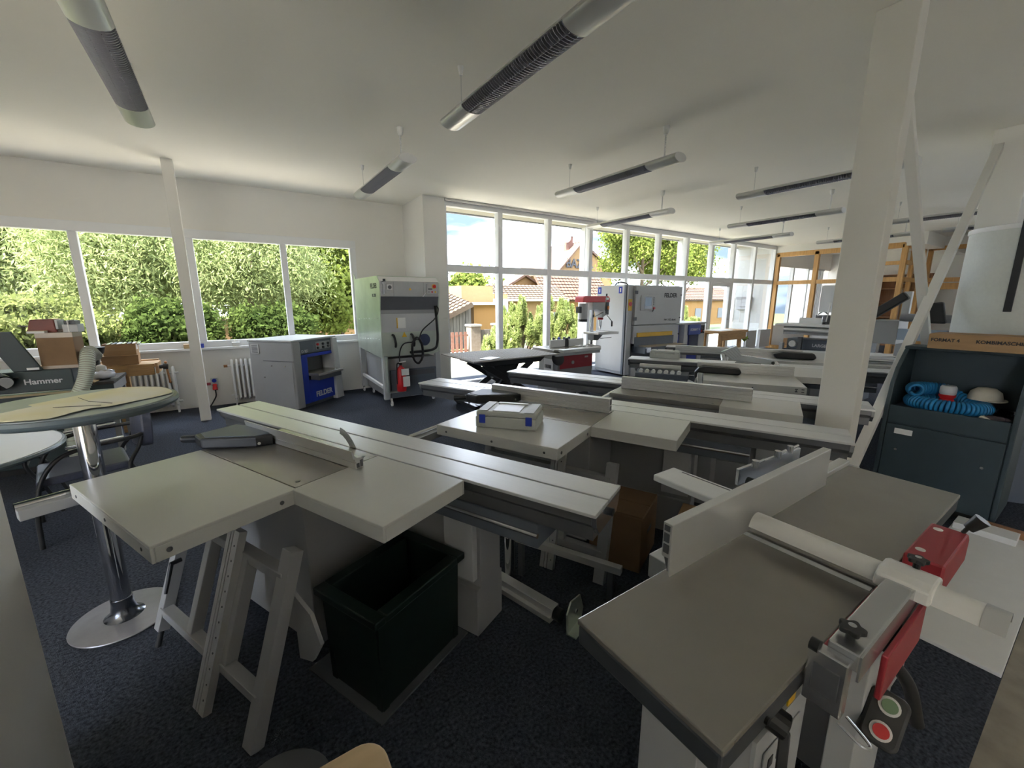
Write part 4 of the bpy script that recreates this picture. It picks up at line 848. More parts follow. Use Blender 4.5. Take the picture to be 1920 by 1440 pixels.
pb = thing('plastic_bag', 'clear plastic bag with metal fittings on the low bench', 'bag', (-1.23, 6.22, .8085)); g = G(); g.sph((0,0,.045),.10,.10,.05,14,9,.14); g.build('bag_body', M_bagl, pb, smooth='all'); G().sph((-.01,.02,.10),.055,.04,.05,10,7,.22).build('bag_knot', M_paper, pb, smooth='all'); G().tube([(.02,-.03,.08),(.06,-.01,.095),(.09,.03,.075)],.012,6).build('fitting', M_steel, pb, smooth='all')
wr = thing('wire_coil', 'dark coiled wires beside the plastic bag', 'wires', (-1.42, 6.3, .80)); G().tube([(.07*math.cos(k*.35)*(1+.1*math.sin(k)), .06*math.sin(k*.35), .012+.055*k/70+.01*math.sin(k*.9)) for k in range(70)],.006,5).build('coil', M_dgrey, wr, smooth='all')
op = G().box(-.11,.10,-.06,.07,0,.012).build('offcut_board', M_beech, None, .002); op.location = (-1.36,6.12,.80); op.rotation_euler = (0,0,R(-8)); tag(op, 'small pale wood offcut lying flat before the plastic bag', 'board')
wbn = thing('joiner_bench', 'solid beech joiner workbench with an iron vise at its end', 'workbench', (-1.5, 6.9, 0))
part('bench_top', M_wood2, wbn, -.6, .63, 0, .46, .815, .86, bev=.004); part('front_apron', M_wood2, wbn, -.6, .62, 0, .05, .72, .815, bev=.003); part('back_strip', M_wood2, wbn, -.6, .63, .40, .46, .86, .875, bev=.003)
for x in (-.45, .22):
    for y in (.04, .36): part('leg', M_wood2, wbn, x, x+.09, y, y+.08, 0, .815, bev=.004)
    part('cross_rail', M_wood2, wbn, x+.02, x+.07, .1, .38, .2, .28)
part('vise_jaw', M_wood2, wbn, .63, .66, .02, .34, .73, .865, bev=.004)
vs_ = G().cyl((.66,.12,.80),(.72,.12,.805),.026,12).cyl((.70,.12,.805),(.75,.12,.80),.038,14).build('vise_screw', M_black, wbn, smooth=True)
G().cyl((.728,.12,.84),(.745,.12,.60),.012,10).build('vise_handle', M_copper, vs_, smooth=True)
for z, q in ((.855,.73), (.59,.746)): G().sph((q,.12,z),.017).build('handle_knob', M_copper, vs_, smooth='all')
def open_carton(label, loc, rz, sx, sy, h, full):
    t = thing('open_carton', label, 'carton', loc, rz, 'flat cartons on the joiner workbench')
    part('bottom', M_card, t, -sx, sx, -sy, sy, 0, .006)
    G().prism([(-sx*1.0,0),(sx*1.0,0),(sx*1.05,h),(-sx*1.08,h)],'y',-sy-.004,-sy).build('front_wall', M_card, t); G().prism([(-sx*1.0,0),(sx*1.0,0),(sx*1.05,h),(-sx*1.08,h)],'y',sy,sy+.004).build('back_wall', M_card, t)
    for s_ in (-1, 1): part('side_wall', M_card, t, s_*sx-.003, s_*sx+.003, -sy, sy, 0, h)
    if full:
        for k in range(7): G().bar((-sx*.8+k*.05, -sy*.6, h*.9),(-sx*.6+k*.045, sy*.7, h*1.02),.03,.012).build('fitting', (M_steel, M_dgrey, M_paper)[k % 3], t)
        part('sticker', M_paper, t, sx+.003, sx+.0045, -sy*.5, sy*.4, h*.4, h*.9)
    else: part('lid_flap', M_card, t, -sx*1.3, sx, -sy*1.35, sy*.9, h, h+.004)
    return t
open_carton('lower closed flat carton on the joiner bench', (-1.20, 7.10, .861), R(3), .165, .13, .115, False)
open_carton('upper open carton full of metal fittings on the bench', (-1.19, 7.10, .982), R(1), .15, .11, .14, True)
pc = thing('white_machine_box', 'white and black appliance behind the hose on the bench', 'appliance', (-1.52, 7.14, .861)); part('case', M_lgrey, pc, -.12, .05, -.08, .12, 0, .15, bev=.004); part('case_front', M_black, pc, .05, .085, -.08, .12, 0, .15); part('case_lid', M_white, pc, -.13, .10, -.09, .13, .15, .19, bev=.006)
rb = thing('red_tray', 'clear tray with a red base between carton and appliance', 'tray', (-1.495, 6.975, .861)); part('tray_base', M_red2, rb, -.02, .07, -.04, .06, 0, .045, bev=.004); part('tray_cover', M_bagl, rb, -.015, .065, -.035, .055, .045, .15, bev=.006)
bl_ = thing('black_bowl', 'black bowl-shaped cover peeking out behind the taped carton', 'cover', (-1.33, 6.60, 1.02)); G().lathe([(.03,0),(.075,.04),(.09,.10),(.092,.105),(.08,.10)], n=20).build('bowl', M_black, bl_, smooth=True); G().cyl((0,0,-.22),(0,0,.01),.02,10).build('stem', M_black, bl_)
def radiator(label, loc, n, h, rz=0, pitch=.062):
    t = thing('radiator', label, 'radiator', loc, rz, 'white ribbed radiators under the windows')
    for k in range(n):
        g = G(); x = k*pitch
        g.tube(smoothpath([(x,-.055,.14),(x,-.055,h-.03),(x,0,h),(x,.055,h-.03),(x,.055,.14),(x,0,.11),(x,-.055,.14)],5),.018,8); g.box(x-.008,x+.008,-.05,.05,.14,h-.03)
        g.build('rib', M_pvc, t, smooth=True)
    for z in (h-.06, .17): G().cyl((-.06,0,z),(n*pitch,0,z),.014,10).build('pipe', M_pvc, t, smooth=True)
    G().cyl((-.06,0,h-.06),(-.11,0,h-.06),.020,12).build('valve', M_copper, t, smooth=True)
    for x in (.0, (n-1)*pitch): part('foot', M_pvc, t, x-.012, x+.012, -.03, .03, 0, .13)
    return t
radiator('white ribbed radiator behind the joiner workbench', (-1.35, 7.84, 0), 10, .66)
radiator('white ribbed radiator between the thin post and the blue-fronted planer', (-.06, 7.84, 0), 8, .70)
so = thing('power_socket', 'wall socket with blue cap and red industrial plug by the thin post', 'socket', (-.32, 8.0, .38))
part('socket_box', M_lgrey, so, -.045, .045, -.05, 0, -.05, .07, bev=.006); G().cyl((0,-.05,.035),(0,-.07,.03),.03,16).build('blue_cap', M_blue, so, smooth=True); G().cyl((0,-.06,-.03),(0,-.085,-.075),.03,16).cyl((0,-.085,-.075),(0,-.10,-.11),.034,16).build('red_plug', M_red2, so, smooth=True)
part('side_box', M_red, so, -.10, -.05, -.04, 0, -.04, .0, bev=.004); G().tube(smoothpath([(0,-.10,-.11),(0,-.13,-.20),(-.05,-.10,-.30),(-.10,-.14,-.372)],6),.010,8).build('cable', M_black, so, smooth=True)
for x, y, w_, m_, nm, lb_ in ((-.55,7.96,.16,M_beech,'sill_block','pinkish block on the window sill left of the post'),(-.41,7.95,.05,M_blue,'sill_tin','small blue tin on the window sill behind the post'),(.03,7.95,.10,M_white,'sill_box','small white box on the window sill right of the post')):
    o = thing(nm, lb_, 'box', (x, y, .936)); part('box_body', m_, o, -w_/2, w_/2, -.03, .03, 0, .05, bev=.004); part('box_lid', m_, o, -w_/2-.003, w_/2+.003, -.033, .033, .05, .062, bev=.003)

# ------------------------------------------------------------------ thickness planer with the blue front
tp = thing('thickness_planer', 'grey thickness planer with blue FELDER front below the back window', 'planer', (.709, 6.855, 0), R(41.3))
W_, D_, T_ = 1.0, .80, 1.04
G().prism([(0,0.02),(.0,T_),(.16,T_),(.16,.02)],'y',0,D_).build('left_housing', M_grey, tp, .018)
G().prism([(W_-.13,.0),(W_-.13,T_),(W_-.02,T_),(W_+.06,.0)],'y',-.02,D_).build('right_housing', M_lgrey, tp, .012)
part('top_cover', M_lgrey, tp, -.01, W_-.02, .0, D_+.01, T_, T_+.03, bev=.008); part('back_body', M_grey, tp, .16, W_-.13, .25, D_, .05, T_)
part('control_panel', M_slate, tp, .16, W_-.13, .02, .25, .84, T_, bev=.004); cpn = part('control_plate', M_grey, tp, .50, .84, .012, .02, .88, 1.0, bev=.004)
for k, (x, z, m_) in enumerate(((.54,.96,M_red2),(.54,.905,M_black),(.66,.96,M_black),(.66,.905,M_black),(.78,.96,M_black),(.78,.915,M_dgrey))): G().cyl((x,.012,z),(x,-.006,z),.020,14).build('control_knob', m_, cpn, smooth=True)
G().box(.16,.30,.02,.05,.06,.83).box(.30,W_-.13,.02,.05,.06,.42).box(.30,W_-.13,.02,.05,.78,.83).build('blue_front', M_blue, tp, .003); part('opening', M_dgrey, tp, .30, W_-.13, .22, .25, .42, .78)
part('planer_bed', M_cast, tp, .30, W_-.10, -.16, .22, .49, .53, bev=.004); part('bed_lip', M_dgrey, tp, .34, W_-.13, -.14, .02, .42, .49, bev=.004)
text('brand_letters', 'FELDER', .115, M_inkw, tp, (.42,.017,.13), FRONT, .004, .001); text('model_letters', 'D 951', .06, M_inkw, tp, (.19,.017,.86), FRONT, .001, .001)
part('plinth', M_dgrey, tp, .14, W_-.12, .06, D_-.05, 0, .06)
sd_ = part('side_door', M_grey, tp, -.006, 0, .03, .60, .06, .74, bev=.003)
for y in (.16, .40, .55): G().cyl((-.006,y,.68 if y != .55 else .5),(-.014,y,.68 if y != .55 else .5),.012,10).build('door_screw', M_steel, sd_)
part('side_seam', M_dgrey, tp, -.008, 0, .0, D_-.25, .75, .758)
vt = part('vent_plate', M_lgrey, tp, -.012, 0, D_-.20, D_-.05, .86, 1.0, bev=.004)
for k in range(6): part('vent_slot', M_dgrey, vt, -.0135, -.011, D_-.18, D_-.07, .878+k*.019, .888+k*.019)

# ------------------------------------------------------------------ aluminium dust extractor
rl = thing('dust_extractor', 'tall aluminium dust extractor with a red fire extinguisher on its front', 'dust extractor', (1.9, 6.4, 0))
W_ = .95; Dp = 1.42
G().prism([(-.02,1.50),(-.06,1.70),(-.06,1.92),(.06,2.01),(Dp-.12,2.01),(Dp,2.10),(Dp,1.3),(Dp,.82),(0,.76)],'x',-.012,.0).build('left_sheet', M_galv, rl)
G().prism([(0,1.50),(-.06,1.70),(-.06,1.92),(.06,2.01),(Dp,2.01),(Dp,.82),(0,.76)],'x',W_-.02,W_).build('right_sheet', M_galv, rl)
G().prism([(.02,2.01),(Dp-.02,2.01),(Dp-.02,.84),(.02,.78)],'x',.0,W_-.02).build('filter_case', M_galv, rl)
hd = part('head_panel', M_steel, rl, 0, W_-.02, -.065, .02, 1.70, 1.93, bev=.004); G().prism([(-.065,1.93),(.04,2.015),(.04,1.93)],'x',0,W_-.02).build('head_top', M_white, rl); G().prism([(-.06,1.70),(.0,1.50),(.02,1.50),(.02,1.70)],'x',0,W_-.02).build('head_underside', M_dgrey, rl)
for x in (.20, .68): part('panel_seam', M_dgrey, hd, x-.001, x+.001, -.0665, -.064, 1.71, 1.92)
ctl = part('control_box', M_lgrey, rl, .73, .90, -.078, -.065, 1.75, 1.90, bev=.003); G().cyl((.85,-.078,1.86),(.85,-.088,1.86),.035,18).build('yellow_ring', M_yel, ctl, smooth=True); G().cyl((.85,-.088,1.86),(.85,-.105,1.86),.024,18).build('emergency_stop', M_red2, ctl, smooth=True)
for k in range(3): G().cyl((.76+k*.055,-.078,1.775),(.76+k*.055,-.086,1.775),.013,12).build('control_button', (M_grey, M_red2, M_yel)[k], ctl, smooth=True)
part('control_print', M_dgrey, ctl, .75, .82, -.079, -.0775, 1.81, 1.83)
ga = part('gauge_frame', M_white, rl, .10, .18, -.072, -.065, 1.80, 1.88, bev=.002); G().cyl((.14,-.072,1.84),(.14,-.076,1.84),.028,16).build('gauge_dial', M_dgrey, ga)
vv = G().cyl((.055,-.07,1.90),(.055,-.11,1.90),.022,12).cyl((.055,-.09,1.92),(.055,-.09,1.74),.016,12).build('air_regulator', M_lgrey, rl, smooth=True); G().cyl((.055,-.09,1.90),(.055,-.09,1.96),.020,12).build('regulator_cap', M_black, vv, smooth=True)
G().prism([(.44,1.80),(.48,1.80),(.46,1.84)],'y',-.068,-.065).build('warning_triangle', M_yel, hd); G().bar((.66,-.07,1.70),(.72,-.07,1.77),.003,.035,(0,1,0)).build('hanging_tag', M_white, hd)
part('front_panel', M_lgrey, rl, .0, W_-.03, -.005, .02, 1.16, 1.44, bev=.002); part('front_panel', M_grey, rl, .0, W_-.03, -.004, .02, 1.42, 1.50)
lp = part('lower_panel', M_galv, rl, .0, W_-.03, -.010, .02, .80, 1.16, bev=.002)
G().cyl((.68,-.012,1.02),(.68,-.018,1.02),.095,28).build('port_cover', mat('port_blue', (.03,.05,.12), .5), lp, smooth=True)
for x in (.17, .47): G().tube(smoothpath([(x-.01,-.01,1.12),(x,-.05,1.10),(x+.02,-.055,.99),(x+.03,-.01,.93)],5),.018,8).build('hose_handle', M_black, lp, smooth=True)
no = part('notice', M_paper, lp, .24, .38, -.011, -.005, 1.22, 1.38); part('notice_edge', M_yel, no, .235, .252, -.013, -.009, 1.22, 1.38)
G().prism([(.31,1.08),(.39,1.08),(.35,1.16)],'y',-.014,-.010).build('warning_triangle', M_yel, lp)
part('collector_bin', M_grey, rl, .08, W_-.08, .05, Dp-.1, .10, .74, bev=.006); part('bin_front', M_slate, rl, .10, W_-.08, .0, .05, .12, .56, bev=.006); part('bin_rail', M_dgrey, rl, .30, W_-.12, -.02, .0, .46, .54)
for x in (-.01, W_-.08):
    for y in (.0, Dp-.09): part('leg', M_lgrey, rl, x, x+.08, y, y+.08, .10, .82, bev=.003)
G().bar((.02,.05,.28),(.02,Dp-.05,.32),.04,.05).build('side_rail', M_white, rl, .003)
for x, y in ((.08,-.04),(.82,.05),(.02,Dp-.05),(.12,Dp-.30),(.80,Dp-.1)):
    w__ = G().cyl((x-.012,y,.04),(x+.012,y,.04),.04,14).build('caster_wheel', M_white, rl, smooth=True); G().bar((x,y,.04),(x,y+.02,.12),.035,.02).build('caster_fork', M_steel, w__)
G().tube([(.88,-.06,.10),(.90,-.10,.04),(.94,-.13,.03),(.96,-.12,.06)],.012,8).build('brake_pedal', M_steel, rl, smooth=True)
cbp = G().tube(smoothpath([(.88,-.07,1.56),(.90,-.10,1.50),(.84,-.10,1.36),(.62,-.10,1.18),(.55,-.10,1.02)],6),.010,8).tube(smoothpath([(.86,-.07,1.56),(.87,-.09,1.3),(.87,-.09,.98),(.78,-.09,.86),(.40,-.09,.84)],8),.020,10)
cbp.build('main_cable', M_rubber, rl, smooth=True)
G().tube([(.52+.09*math.cos(k*.30)*(1+.12*math.sin(k*.21)), -.10-.008*math.sin(k*.5), .86+.20*math.sin(k*.30)*(1+.08*math.sin(k*.17))) for k in range(100)],.009,6).build('coiled_cable', M_rubber, rl, smooth='all')
G().tube(smoothpath([(.48,-.10,1.0),(.31,-.08,.98),(.25,-.035,.84),(.245,-.022,.655)],6),.010,6).build('loose_cable', M_rubber, rl, smooth='all')
bk2 = part('extinguisher_bracket', M_galv, rl, .02, .30, -.10, -.01, .22, .235, bev=.002); part('bracket_sheet', M_galv, rl, .02, .035, -.10, 0, .22, .80)
text('brand_letters', 'FELDER', .105, M_ink, rl, (-.0135,.42,1.83), (PI/2,0,-PI/2), .002, .001); text('model_letters', 'RL 200', .07, M_ink, rl, (-.0135,.34,1.70), (PI/2,0,-PI/2), .001, .001)
for k in range(8):
    for z0 in (1.05, 1.38): G().sph((-.013,.1+k*.16,z0-.02*k*.4),.008,n=8,m=5).build('rivet', M_steel, rl)
fx = thing('fire_extinguisher', 'red fire extinguisher with paper tags hanging on the dust extractor', 'fire extinguisher', (2.13, 6.30, .24))
G().lathe([(.07,0),(.075,.01),(.075,.30),(.06,.36),(.025,.39),(.022,.41)], n=28).build('cylinder', M_red2, fx, smooth=True); G().cyl((0,0,.40),(0,0,.45),.022,12).build('valve', M_black, fx); G().bar((-.02,0,.455),(.08,-.02,.47),.022,.014).build('handle', M_white, fx)
part('label', M_paper, fx, -.02, .10, -.088, -.084, .26, .36); part('label', M_paper, fx, .0, .11, -.086, -.082, .08, .24); G().tube(smoothpath([(0,0,.43),(-.06,-.02,.44),(-.075,-.02,.30),(-.07,-.02,.12)],6),.010,8).build('discharge_hose', M_rubber, fx, smooth=True)

# ------------------------------------------------------------------ scissor lift table
lf = thing('lift_table', 'black scissor lift table with perforated pale top by the glass front', 'lift table', (3.48, 5.52, 0))
part('table_top', mat('perforated_pale_sheet', (.42,.40,.37), .85, noise=.05, spec=.1), lf, -.77, .77, -.53, .53, .795, .815, bev=.003)
hl_ = G()
for i in range(21):
    for j in range(14): hl_.cyl((-.70+i*.07,-.46+j*.07,.815),(-.70+i*.07,-.46+j*.07,.8162),.013,6)
hl_.build('top_holes', M_dgrey, lf)['kind'] = 'stuff'
G().prism([(-.62,.795),(.62,.795),(.50,.70),(-.50,.70)],'y',-.40,.40).build('top_frame', M_black, lf, .006)
for y in (-.30, .30):
    G().bar((-.50,y,.12),(.45,y*.8,.70),.03,.09).build('scissor_arm', M_black, lf, .004); G().bar((.50,y,.12),(-.45,y*.8,.70),.03,.09).build('scissor_arm', M_black, lf, .004)
    G().cyl((0,y-.05,.41),(0,y+.05,.41),.03,14).build('pivot', M_steel, lf, smooth=True); part('base_rail', M_black, lf, -.60, .60, y-.05, y+.05, .06, .13, bev=.006)
G().prism([(-.25,.70),(.25,.70),(.12,.45),(-.12,.45)],'y',-.2,.2).build('hydraulic_housing', M_black, lf, .01); G().cyl((-.2,0,.20),(.1,0,.50),.04,14).build('hydraulic_ram', M_steel, lf, smooth=True)
for x in (-.6, .6): part('cross_beam', M_black, lf, x-.05, x+.05, -.35, .35, .06, .12, bev=.006)
for x in (-.55, .55):
    for y in (-.36, .36): G().cyl((x,y-.025,.06),(x,y+.025,.06),.06,16).build('wheel', M_rubber, lf, smooth=True)
G().tube(smoothpath([(-.62,-.1,.12),(-.70,-.1,.28),(-.66,-.1,.42)],5),.014,8).build('pump_pedal', M_steel, lf, smooth=True)
G().prism([(-.62,.14),(-.62,.20),(.05,.26),(.09,.23),(.09,.12),(-.1,.12)],'y',-.52,-.47).build('name_beam', M_black, lf, .006); text('model_letters', 'FAT 500 S', .085, M_inkw, lf, (-.36,-.523,.155), (PI/2,R(-5),0), .001, .001)
ct = thing('brochure', 'blue and white brochure lying on the perforated lift table', 'brochure', (3.06, 5.13, .8165), R(24)); part('cover', mat('brochure_blue', (.18,.36,.60), .35, nscale=6, col2=(.60,.68,.74)), ct, -.13, .13, -.09, .09, .004, .007); part('pages', M_paper, ct, -.128, .128, -.088, .088, 0, .004)

# ------------------------------------------------------------------ spindle shaper, drill press, wide belt sander
sp = thing('spindle_shaper', 'grey spindle shaper with dark red band and F3 lettering behind the lift table', 'shaper', (4.45, 5.22, 0))
part('machine_body', M_grey, sp, .02, .80, .06, .58, .05, .78, bev=.006); part('plinth', M_dgrey, sp, .05, .77, .09, .55, 0, .05)
rd = part('red_band', M_red, sp, .06, .80, .048, .06, .50, .72, bev=.003); G().cyl((.34,.048,.60),(.34,.036,.60),.030,18).build('band_dial', M_grey, rd, smooth=True); part('band_plate', M_lgrey, rd, .62, .70, .046, .049, .66, .69)
text('model_letters', 'F3', .13, M_ink, sp, (.10,.057,.33), FRONT, .002, .001)
part('shaper_table', M_cast, sp, -.10, .92, .02, .62, .79, .84, bev=.004); part('table_slide', M_slide, sp, .0, .86, -.10, .03, .79, .845, bev=.006); part('table_apron', M_lgrey, sp, -.12, .88, -.06, .02, .74, .79, bev=.004)
for x0, x1 in ((.05,.38),(.47,.82)): part('fence_plate', M_alu, sp, x0, x1, .30, .33, .845, .97, bev=.003)
part('fence_hood', M_lgrey, sp, .20, .66, .33, .52, .845, .93, bev=.01); part('fence_gap', M_black, sp, .385, .465, .315, .36, .845, .99)
for x in (.22, .34, .46, .58): G().cyl((x,.42,.93),(x,.42,1.0),.022,12).build('hood_knob', M_black if x != .34 else M_blue, sp, smooth=True)
G().bar((.72,.10,.88),(.92,-.02,.84),.06,.03).build('mitre_fence', M_alu, sp, .003); G().cyl((.60,.05,.845),(.60,.05,.875),.03,14).build('mitre_knob', M_lgrey, sp, smooth=True)
hw = G().lathe([(.10,0),(.115,.01),(.10,.02)], n=24); o = hw.build('hand_wheel', M_black, sp, smooth=True); o.location = (-.06,-.03,.70); o.rotation_euler = (R(70),R(-30),0)
ctl = part('switch_plate', M_white, sp, -.01, .02, .16, .40, .40, .66, bev=.003)
for k in range(3): part('switch', M_black, ctl, -.02, -.01, .20+k*.06, .24+k*.06, .50, .56)
dp = thing('drill_press', 'column drill press with red belt cover standing left of the sander', 'drill press', (5.98, 5.95, 0))
G().box(-.22,.22,-.18,.22,0,.06).build('base_plate', M_dgrey, dp, .006); G().cyl((0,.1,.05),(0,.1,1.62),.042,20).build('column', M_steel, dp, smooth=True)
G().prism([(-.42,1.62),(-.40,1.70),(-.36,1.72),(.26,1.72),(.31,1.68),(.31,1.60),(-.42,1.60)],'y',-.08,.16).build('belt_cover', M_red2, dp, .012); part('cover_label', M_paper, dp, .18, .27, -.084, -.08, 1.65, 1.69)
G().prism([(-.14,1.60),(.27,1.60),(.27,1.36),(.13,1.30),(.10,1.42),(-.02,1.47),(-.14,1.45)],'y',-.06,.14).build('head_casting', M_lgrey, dp, .010)
mo = G().cyl((-.29,.05,1.58),(-.29,.05,1.27),.085,20).build('motor', M_lgrey, dp, smooth=True); G().cyl((-.29,.05,1.28),(-.29,.05,1.23),.087,20).build('motor_cap', M_black, mo, smooth=True); part('terminal_box', M_black, mo, -.43, -.37, .0, .10, 1.40, 1.52, bev=.004)
G().cyl((.16,.02,1.30),(.16,.02,1.26),.055,18).build('quill_ring', M_red2, dp, smooth=True); G().cyl((.16,.02,1.26),(.16,.02,1.14),.030,16).cyl((.16,.02,1.14),(.16,.02,1.07),.026,16,.012).build('chuck', M_steel, dp, smooth=True)
part('switch_box', M_black, dp, .20, .28, -.085, -.06, 1.36, 1.60, bev=.004); part('orange_switch', mat('switch_orange', (.75,.22,.02), .4), dp, .225, .275, -.10, -.085, 1.46, 1.53, bev=.004)
fdw = G().cyl((.10,-.06,1.42),(.10,-.14,1.42),.028,14).build('feed_hub', M_lgrey, dp, smooth=True)
for k, a in enumerate((-40, 80, 200)):
    e = (.10+.30*math.cos(R(a)), -.13, 1.42+.30*math.sin(R(a))); h_ = G().cyl((.10,-.13,1.42),e,.008,8).build('feed_lever', M_steel, fdw, smooth=True); G().cyl(e,(e[0],e[1],e[2]-.10 if k == 0 else e[2]+.05),.016,10).build('lever_grip', M_black, h_, smooth=True)
part('work_table', M_cast, dp, -.16, .40, -.26, .16, .985, 1.03, bev=.006); G().prism([(-.06,.985),(.22,.985),(.06,.86),(-.06,.86)],'y',-.04,.14).build('table_bracket', M_dgrey, dp, .006); G().cyl((.05,-.1,.90),(.24,-.22,.92),.008,8).build('table_crank', M_steel, dp, smooth=True)
pm = thing('paper_sheets', 'white sheets of paper lying on the drill press table', 'paper', (5.98, 5.84, 1.031), R(15)); part('sheet', M_paper, pm, -.05, .22, -.09, .09, 0, .003); part('sheet', M_paper, pm, -.08, .16, -.06, .11, .003, .006)
ws = thing('wide_belt_sander', 'tall grey wide belt sander with touch screen, yellow bar and FELDER lettering', 'sander', (6.95, 5.95, 0), R(-4))
part('main_body', M_lgrey, ws, .12, 1.62, .08, 1.0, .72, 1.95, bev=.006); part('lower_body', M_dgrey, ws, .14, 1.56, .10, .95, .02, .72); part('right_column', M_lgrey, ws, 1.42, 1.62, .02, .98, .02, .72, bev=.005)
sd2 = part('side_door', M_lgrey, ws, -.02, .0, .14, .98, .10, 1.95, bev=.004); part('side_body', M_lgrey, ws, .0, .14, .04, 1.0, .04, 1.95, bev=.006); part('door_edge', M_slate, ws, -.025, .01, .08, .14, .05, 1.95, bev=.003)
for y in (.90, .25): G_ = part('hook_label', M_blue, sd2, -.024, -.02, y-.05, y+.05, 1.78, 1.92); part('hook_mark', M_white, G_, -.026, -.024, y-.015, y+.015, 1.81, 1.89)
fpn = part('front_door', M_lgrey, ws, .16, 1.60, -.02, .08, 1.12, 1.93, bev=.008)
for x, z in ((.17,1.80),(.17,1.25)): part('hinge', M_dgrey, fpn, x-.05, x+.04, -.03, -.018, z-.035, z+.035, bev=.003)
for z in (1.75, 1.25, .88): G().cyl((1.57,-.02,z),(1.57,-.035,z),.016,12).build('door_lock', M_dgrey, fpn, smooth=True)
scn = part('screen_bezel', M_lgrey, ws, .30, .74, -.045, -.02, 1.42, 1.74, bev=.006); part('screen', M_screen, scn, .40, .62, -.047, -.044, 1.46, 1.71); part('screen_page', mat('screen_blue', (.28,.40,.58), .3), scn, .42, .60, -.048, -.0465, 1.52, 1.69)
for k in range(4): part('key', M_dgrey, scn, .66, .69, -.048, -.044, 1.54+k*.045, 1.565+k*.045); part('key', M_lgrey, scn, .33, .36, -.048, -.044, 1.54+k*.045, 1.565+k*.045)
G().cyl((.68,-.045,1.47),(.68,-.07,1.47),.026,16).build('emergency_stop', M_red2, scn, smooth=True); G().tube([(.68,-.05,1.44),(.64,-.06,1.40)],.01,6).build('key_switch', M_black, scn)
part('front_middle', M_lgrey, ws, .16, 1.60, .0, .08, .72, 1.10, bev=.004); part('yellow_bar', M_yel, ws, .26, 1.36, -.03, .0, .86, .95, bev=.003); part('throat', M_slate, ws, .20, 1.44, -.004, .002, .56, .86)
tbl = part('conveyor_table', M_slate, ws, .24, 1.58, -.28, .10, .52, .66, bev=.006); part('conveyor_belt', mat('conveyor_belt', (.42,.36,.28), .8, noise=.06), tbl, .34, 1.56, -.27, .08, .66, .672, bev=.002); part('belt_bearing', M_steel, tbl, .27, .40, -.30, -.28, .55, .66, bev=.005)
part('left_foot', M_lgrey, ws, .14, .46, .0, .10, .0, .30, bev=.004); G().prism([(.26,.18),(.36,.18),(.31,.10)],'y',-.004,.0).build('arrow_mark', M_ink, ws)
swp = G().cyl((.06,.04,1.56),(.06,.02,1.56),.045,20).build('main_switch', M_red2, ws, smooth=True); part('switch_plate', M_yel, swp, .01, .11, .030, .04, 1.42, 1.66)
text('brand_letters', 'FELDER', .125, M_ink, ws, (1.02,-.0215,1.70), FRONT, .004, .001); text('model_letters', 'FW 1102 classic', .06, M_ink, ws, (1.06,-.0215,1.19), FRONT, .001, .001)
G().tube(smoothpath([(.05,.5,1.95),(.10,.45,2.02),(.16,.3,2.0),(.14,.2,1.95)],6),.012,8).build('top_cable', M_rubber, ws, smooth=True)
f4 = thing('blue_planer', 'grey and blue planer with FORMAT 4 banner beyond the sander', 'planer', (8.95, 6.02, 0), R(2))
part('left_shell', M_blue, f4, -.04, .04, .10, .85, 0, 1.05, bev=.01); part('left_pillar', M_lgrey, f4, .10, .28, .0, .80, 0, 1.06, bev=.012); part('right_pillar', M_lgrey, f4, .74, 1.02, .0, .80, 0, 1.06, bev=.012); part('top_cover', M_lgrey, f4, -.05, 1.03, -.02, .85, 1.06, 1.10, bev=.01)
part('banner', M_blue2, f4, .24, .76, -.04, .0, .80, 1.05, bev=.008); part('blue_throat', M_blue, f4, .28, .74, .25, .30, .40, .82); part('lower_front', M_blue, f4, .28, .74, .02, .06, .05, .34); part('planer_bed', M_dgrey, f4, .26, .94, -.30, .25, .34, .44, bev=.006)
cp2 = part('control_panel', M_black, f4, .78, .98, -.012, .0, .82, 1.02, bev=.004)
for k in range(4): G().cyl((.82+.10*(k % 2),-.012,.88+.08*(k//2)),(.82+.10*(k % 2),-.03,.88+.08*(k//2)),.02,12).build('control_knob', (M_red2, M_lgrey, M_lgrey, M_dgrey)[k], cp2, smooth=True)
text('brand_letters', 'FORMAT 4', .085, M_inkw, f4, (.29,-.0415,.90), FRONT, .002, .001, shear=.25)
# wooden bench, radiator, plant by the glass door
b4 = thing('wood_bench', 'pale wooden workbench with sheets on it before the glass door', 'workbench', (10.2, 5.75, 0))
part('bench_top', M_wood2, b4, 0, 1.3, 0, .55, .80, .86, bev=.004); part('apron', M_wood2, b4, .05, 1.25, .02, .06, .62, .80, bev=.003); part('tool_tray', M_wood2, b4, 0, 1.3, .55, .70, .74, .80)
for x in (.08, 1.0):
    for y in (.04, .48): part('leg', M_wood2, b4, x, x+.08, y, y+.08, 0, .80)
part('stretcher', M_wood2, b4, .08, 1.08, .08, .12, .15, .27)
s5 = thing('white_sheets', 'white sheets spread on the pale bench by the glass door', 'paper', (10.55, 6.02, .861)); part('sheet', M_paper, s5, -.3, .3, -.2, .2, 0, .006); part('sheet', M_paper, s5, -.1, .42, -.15, .24, .006, .012)
def panel_radiator(label, loc, w):
    t = thing('panel_radiator', label, 'radiator', loc, 0, 'grey panel radiators under the end glazing')
    part('panel', M_lgrey, t, .15, w, -.03, .03, .08, .66, bev=.006)
    for k in range(3): G().tube(smoothpath([(.0+k*.05,-.03,.0),(.0+k*.05,-.03,.6),(.02+k*.05,-.03,.66),(.04+k*.05,-.03,.6),(.04+k*.05,-.03,.0)],4),.011,8).build('pipe_loop', M_pvc, t, smooth=True)
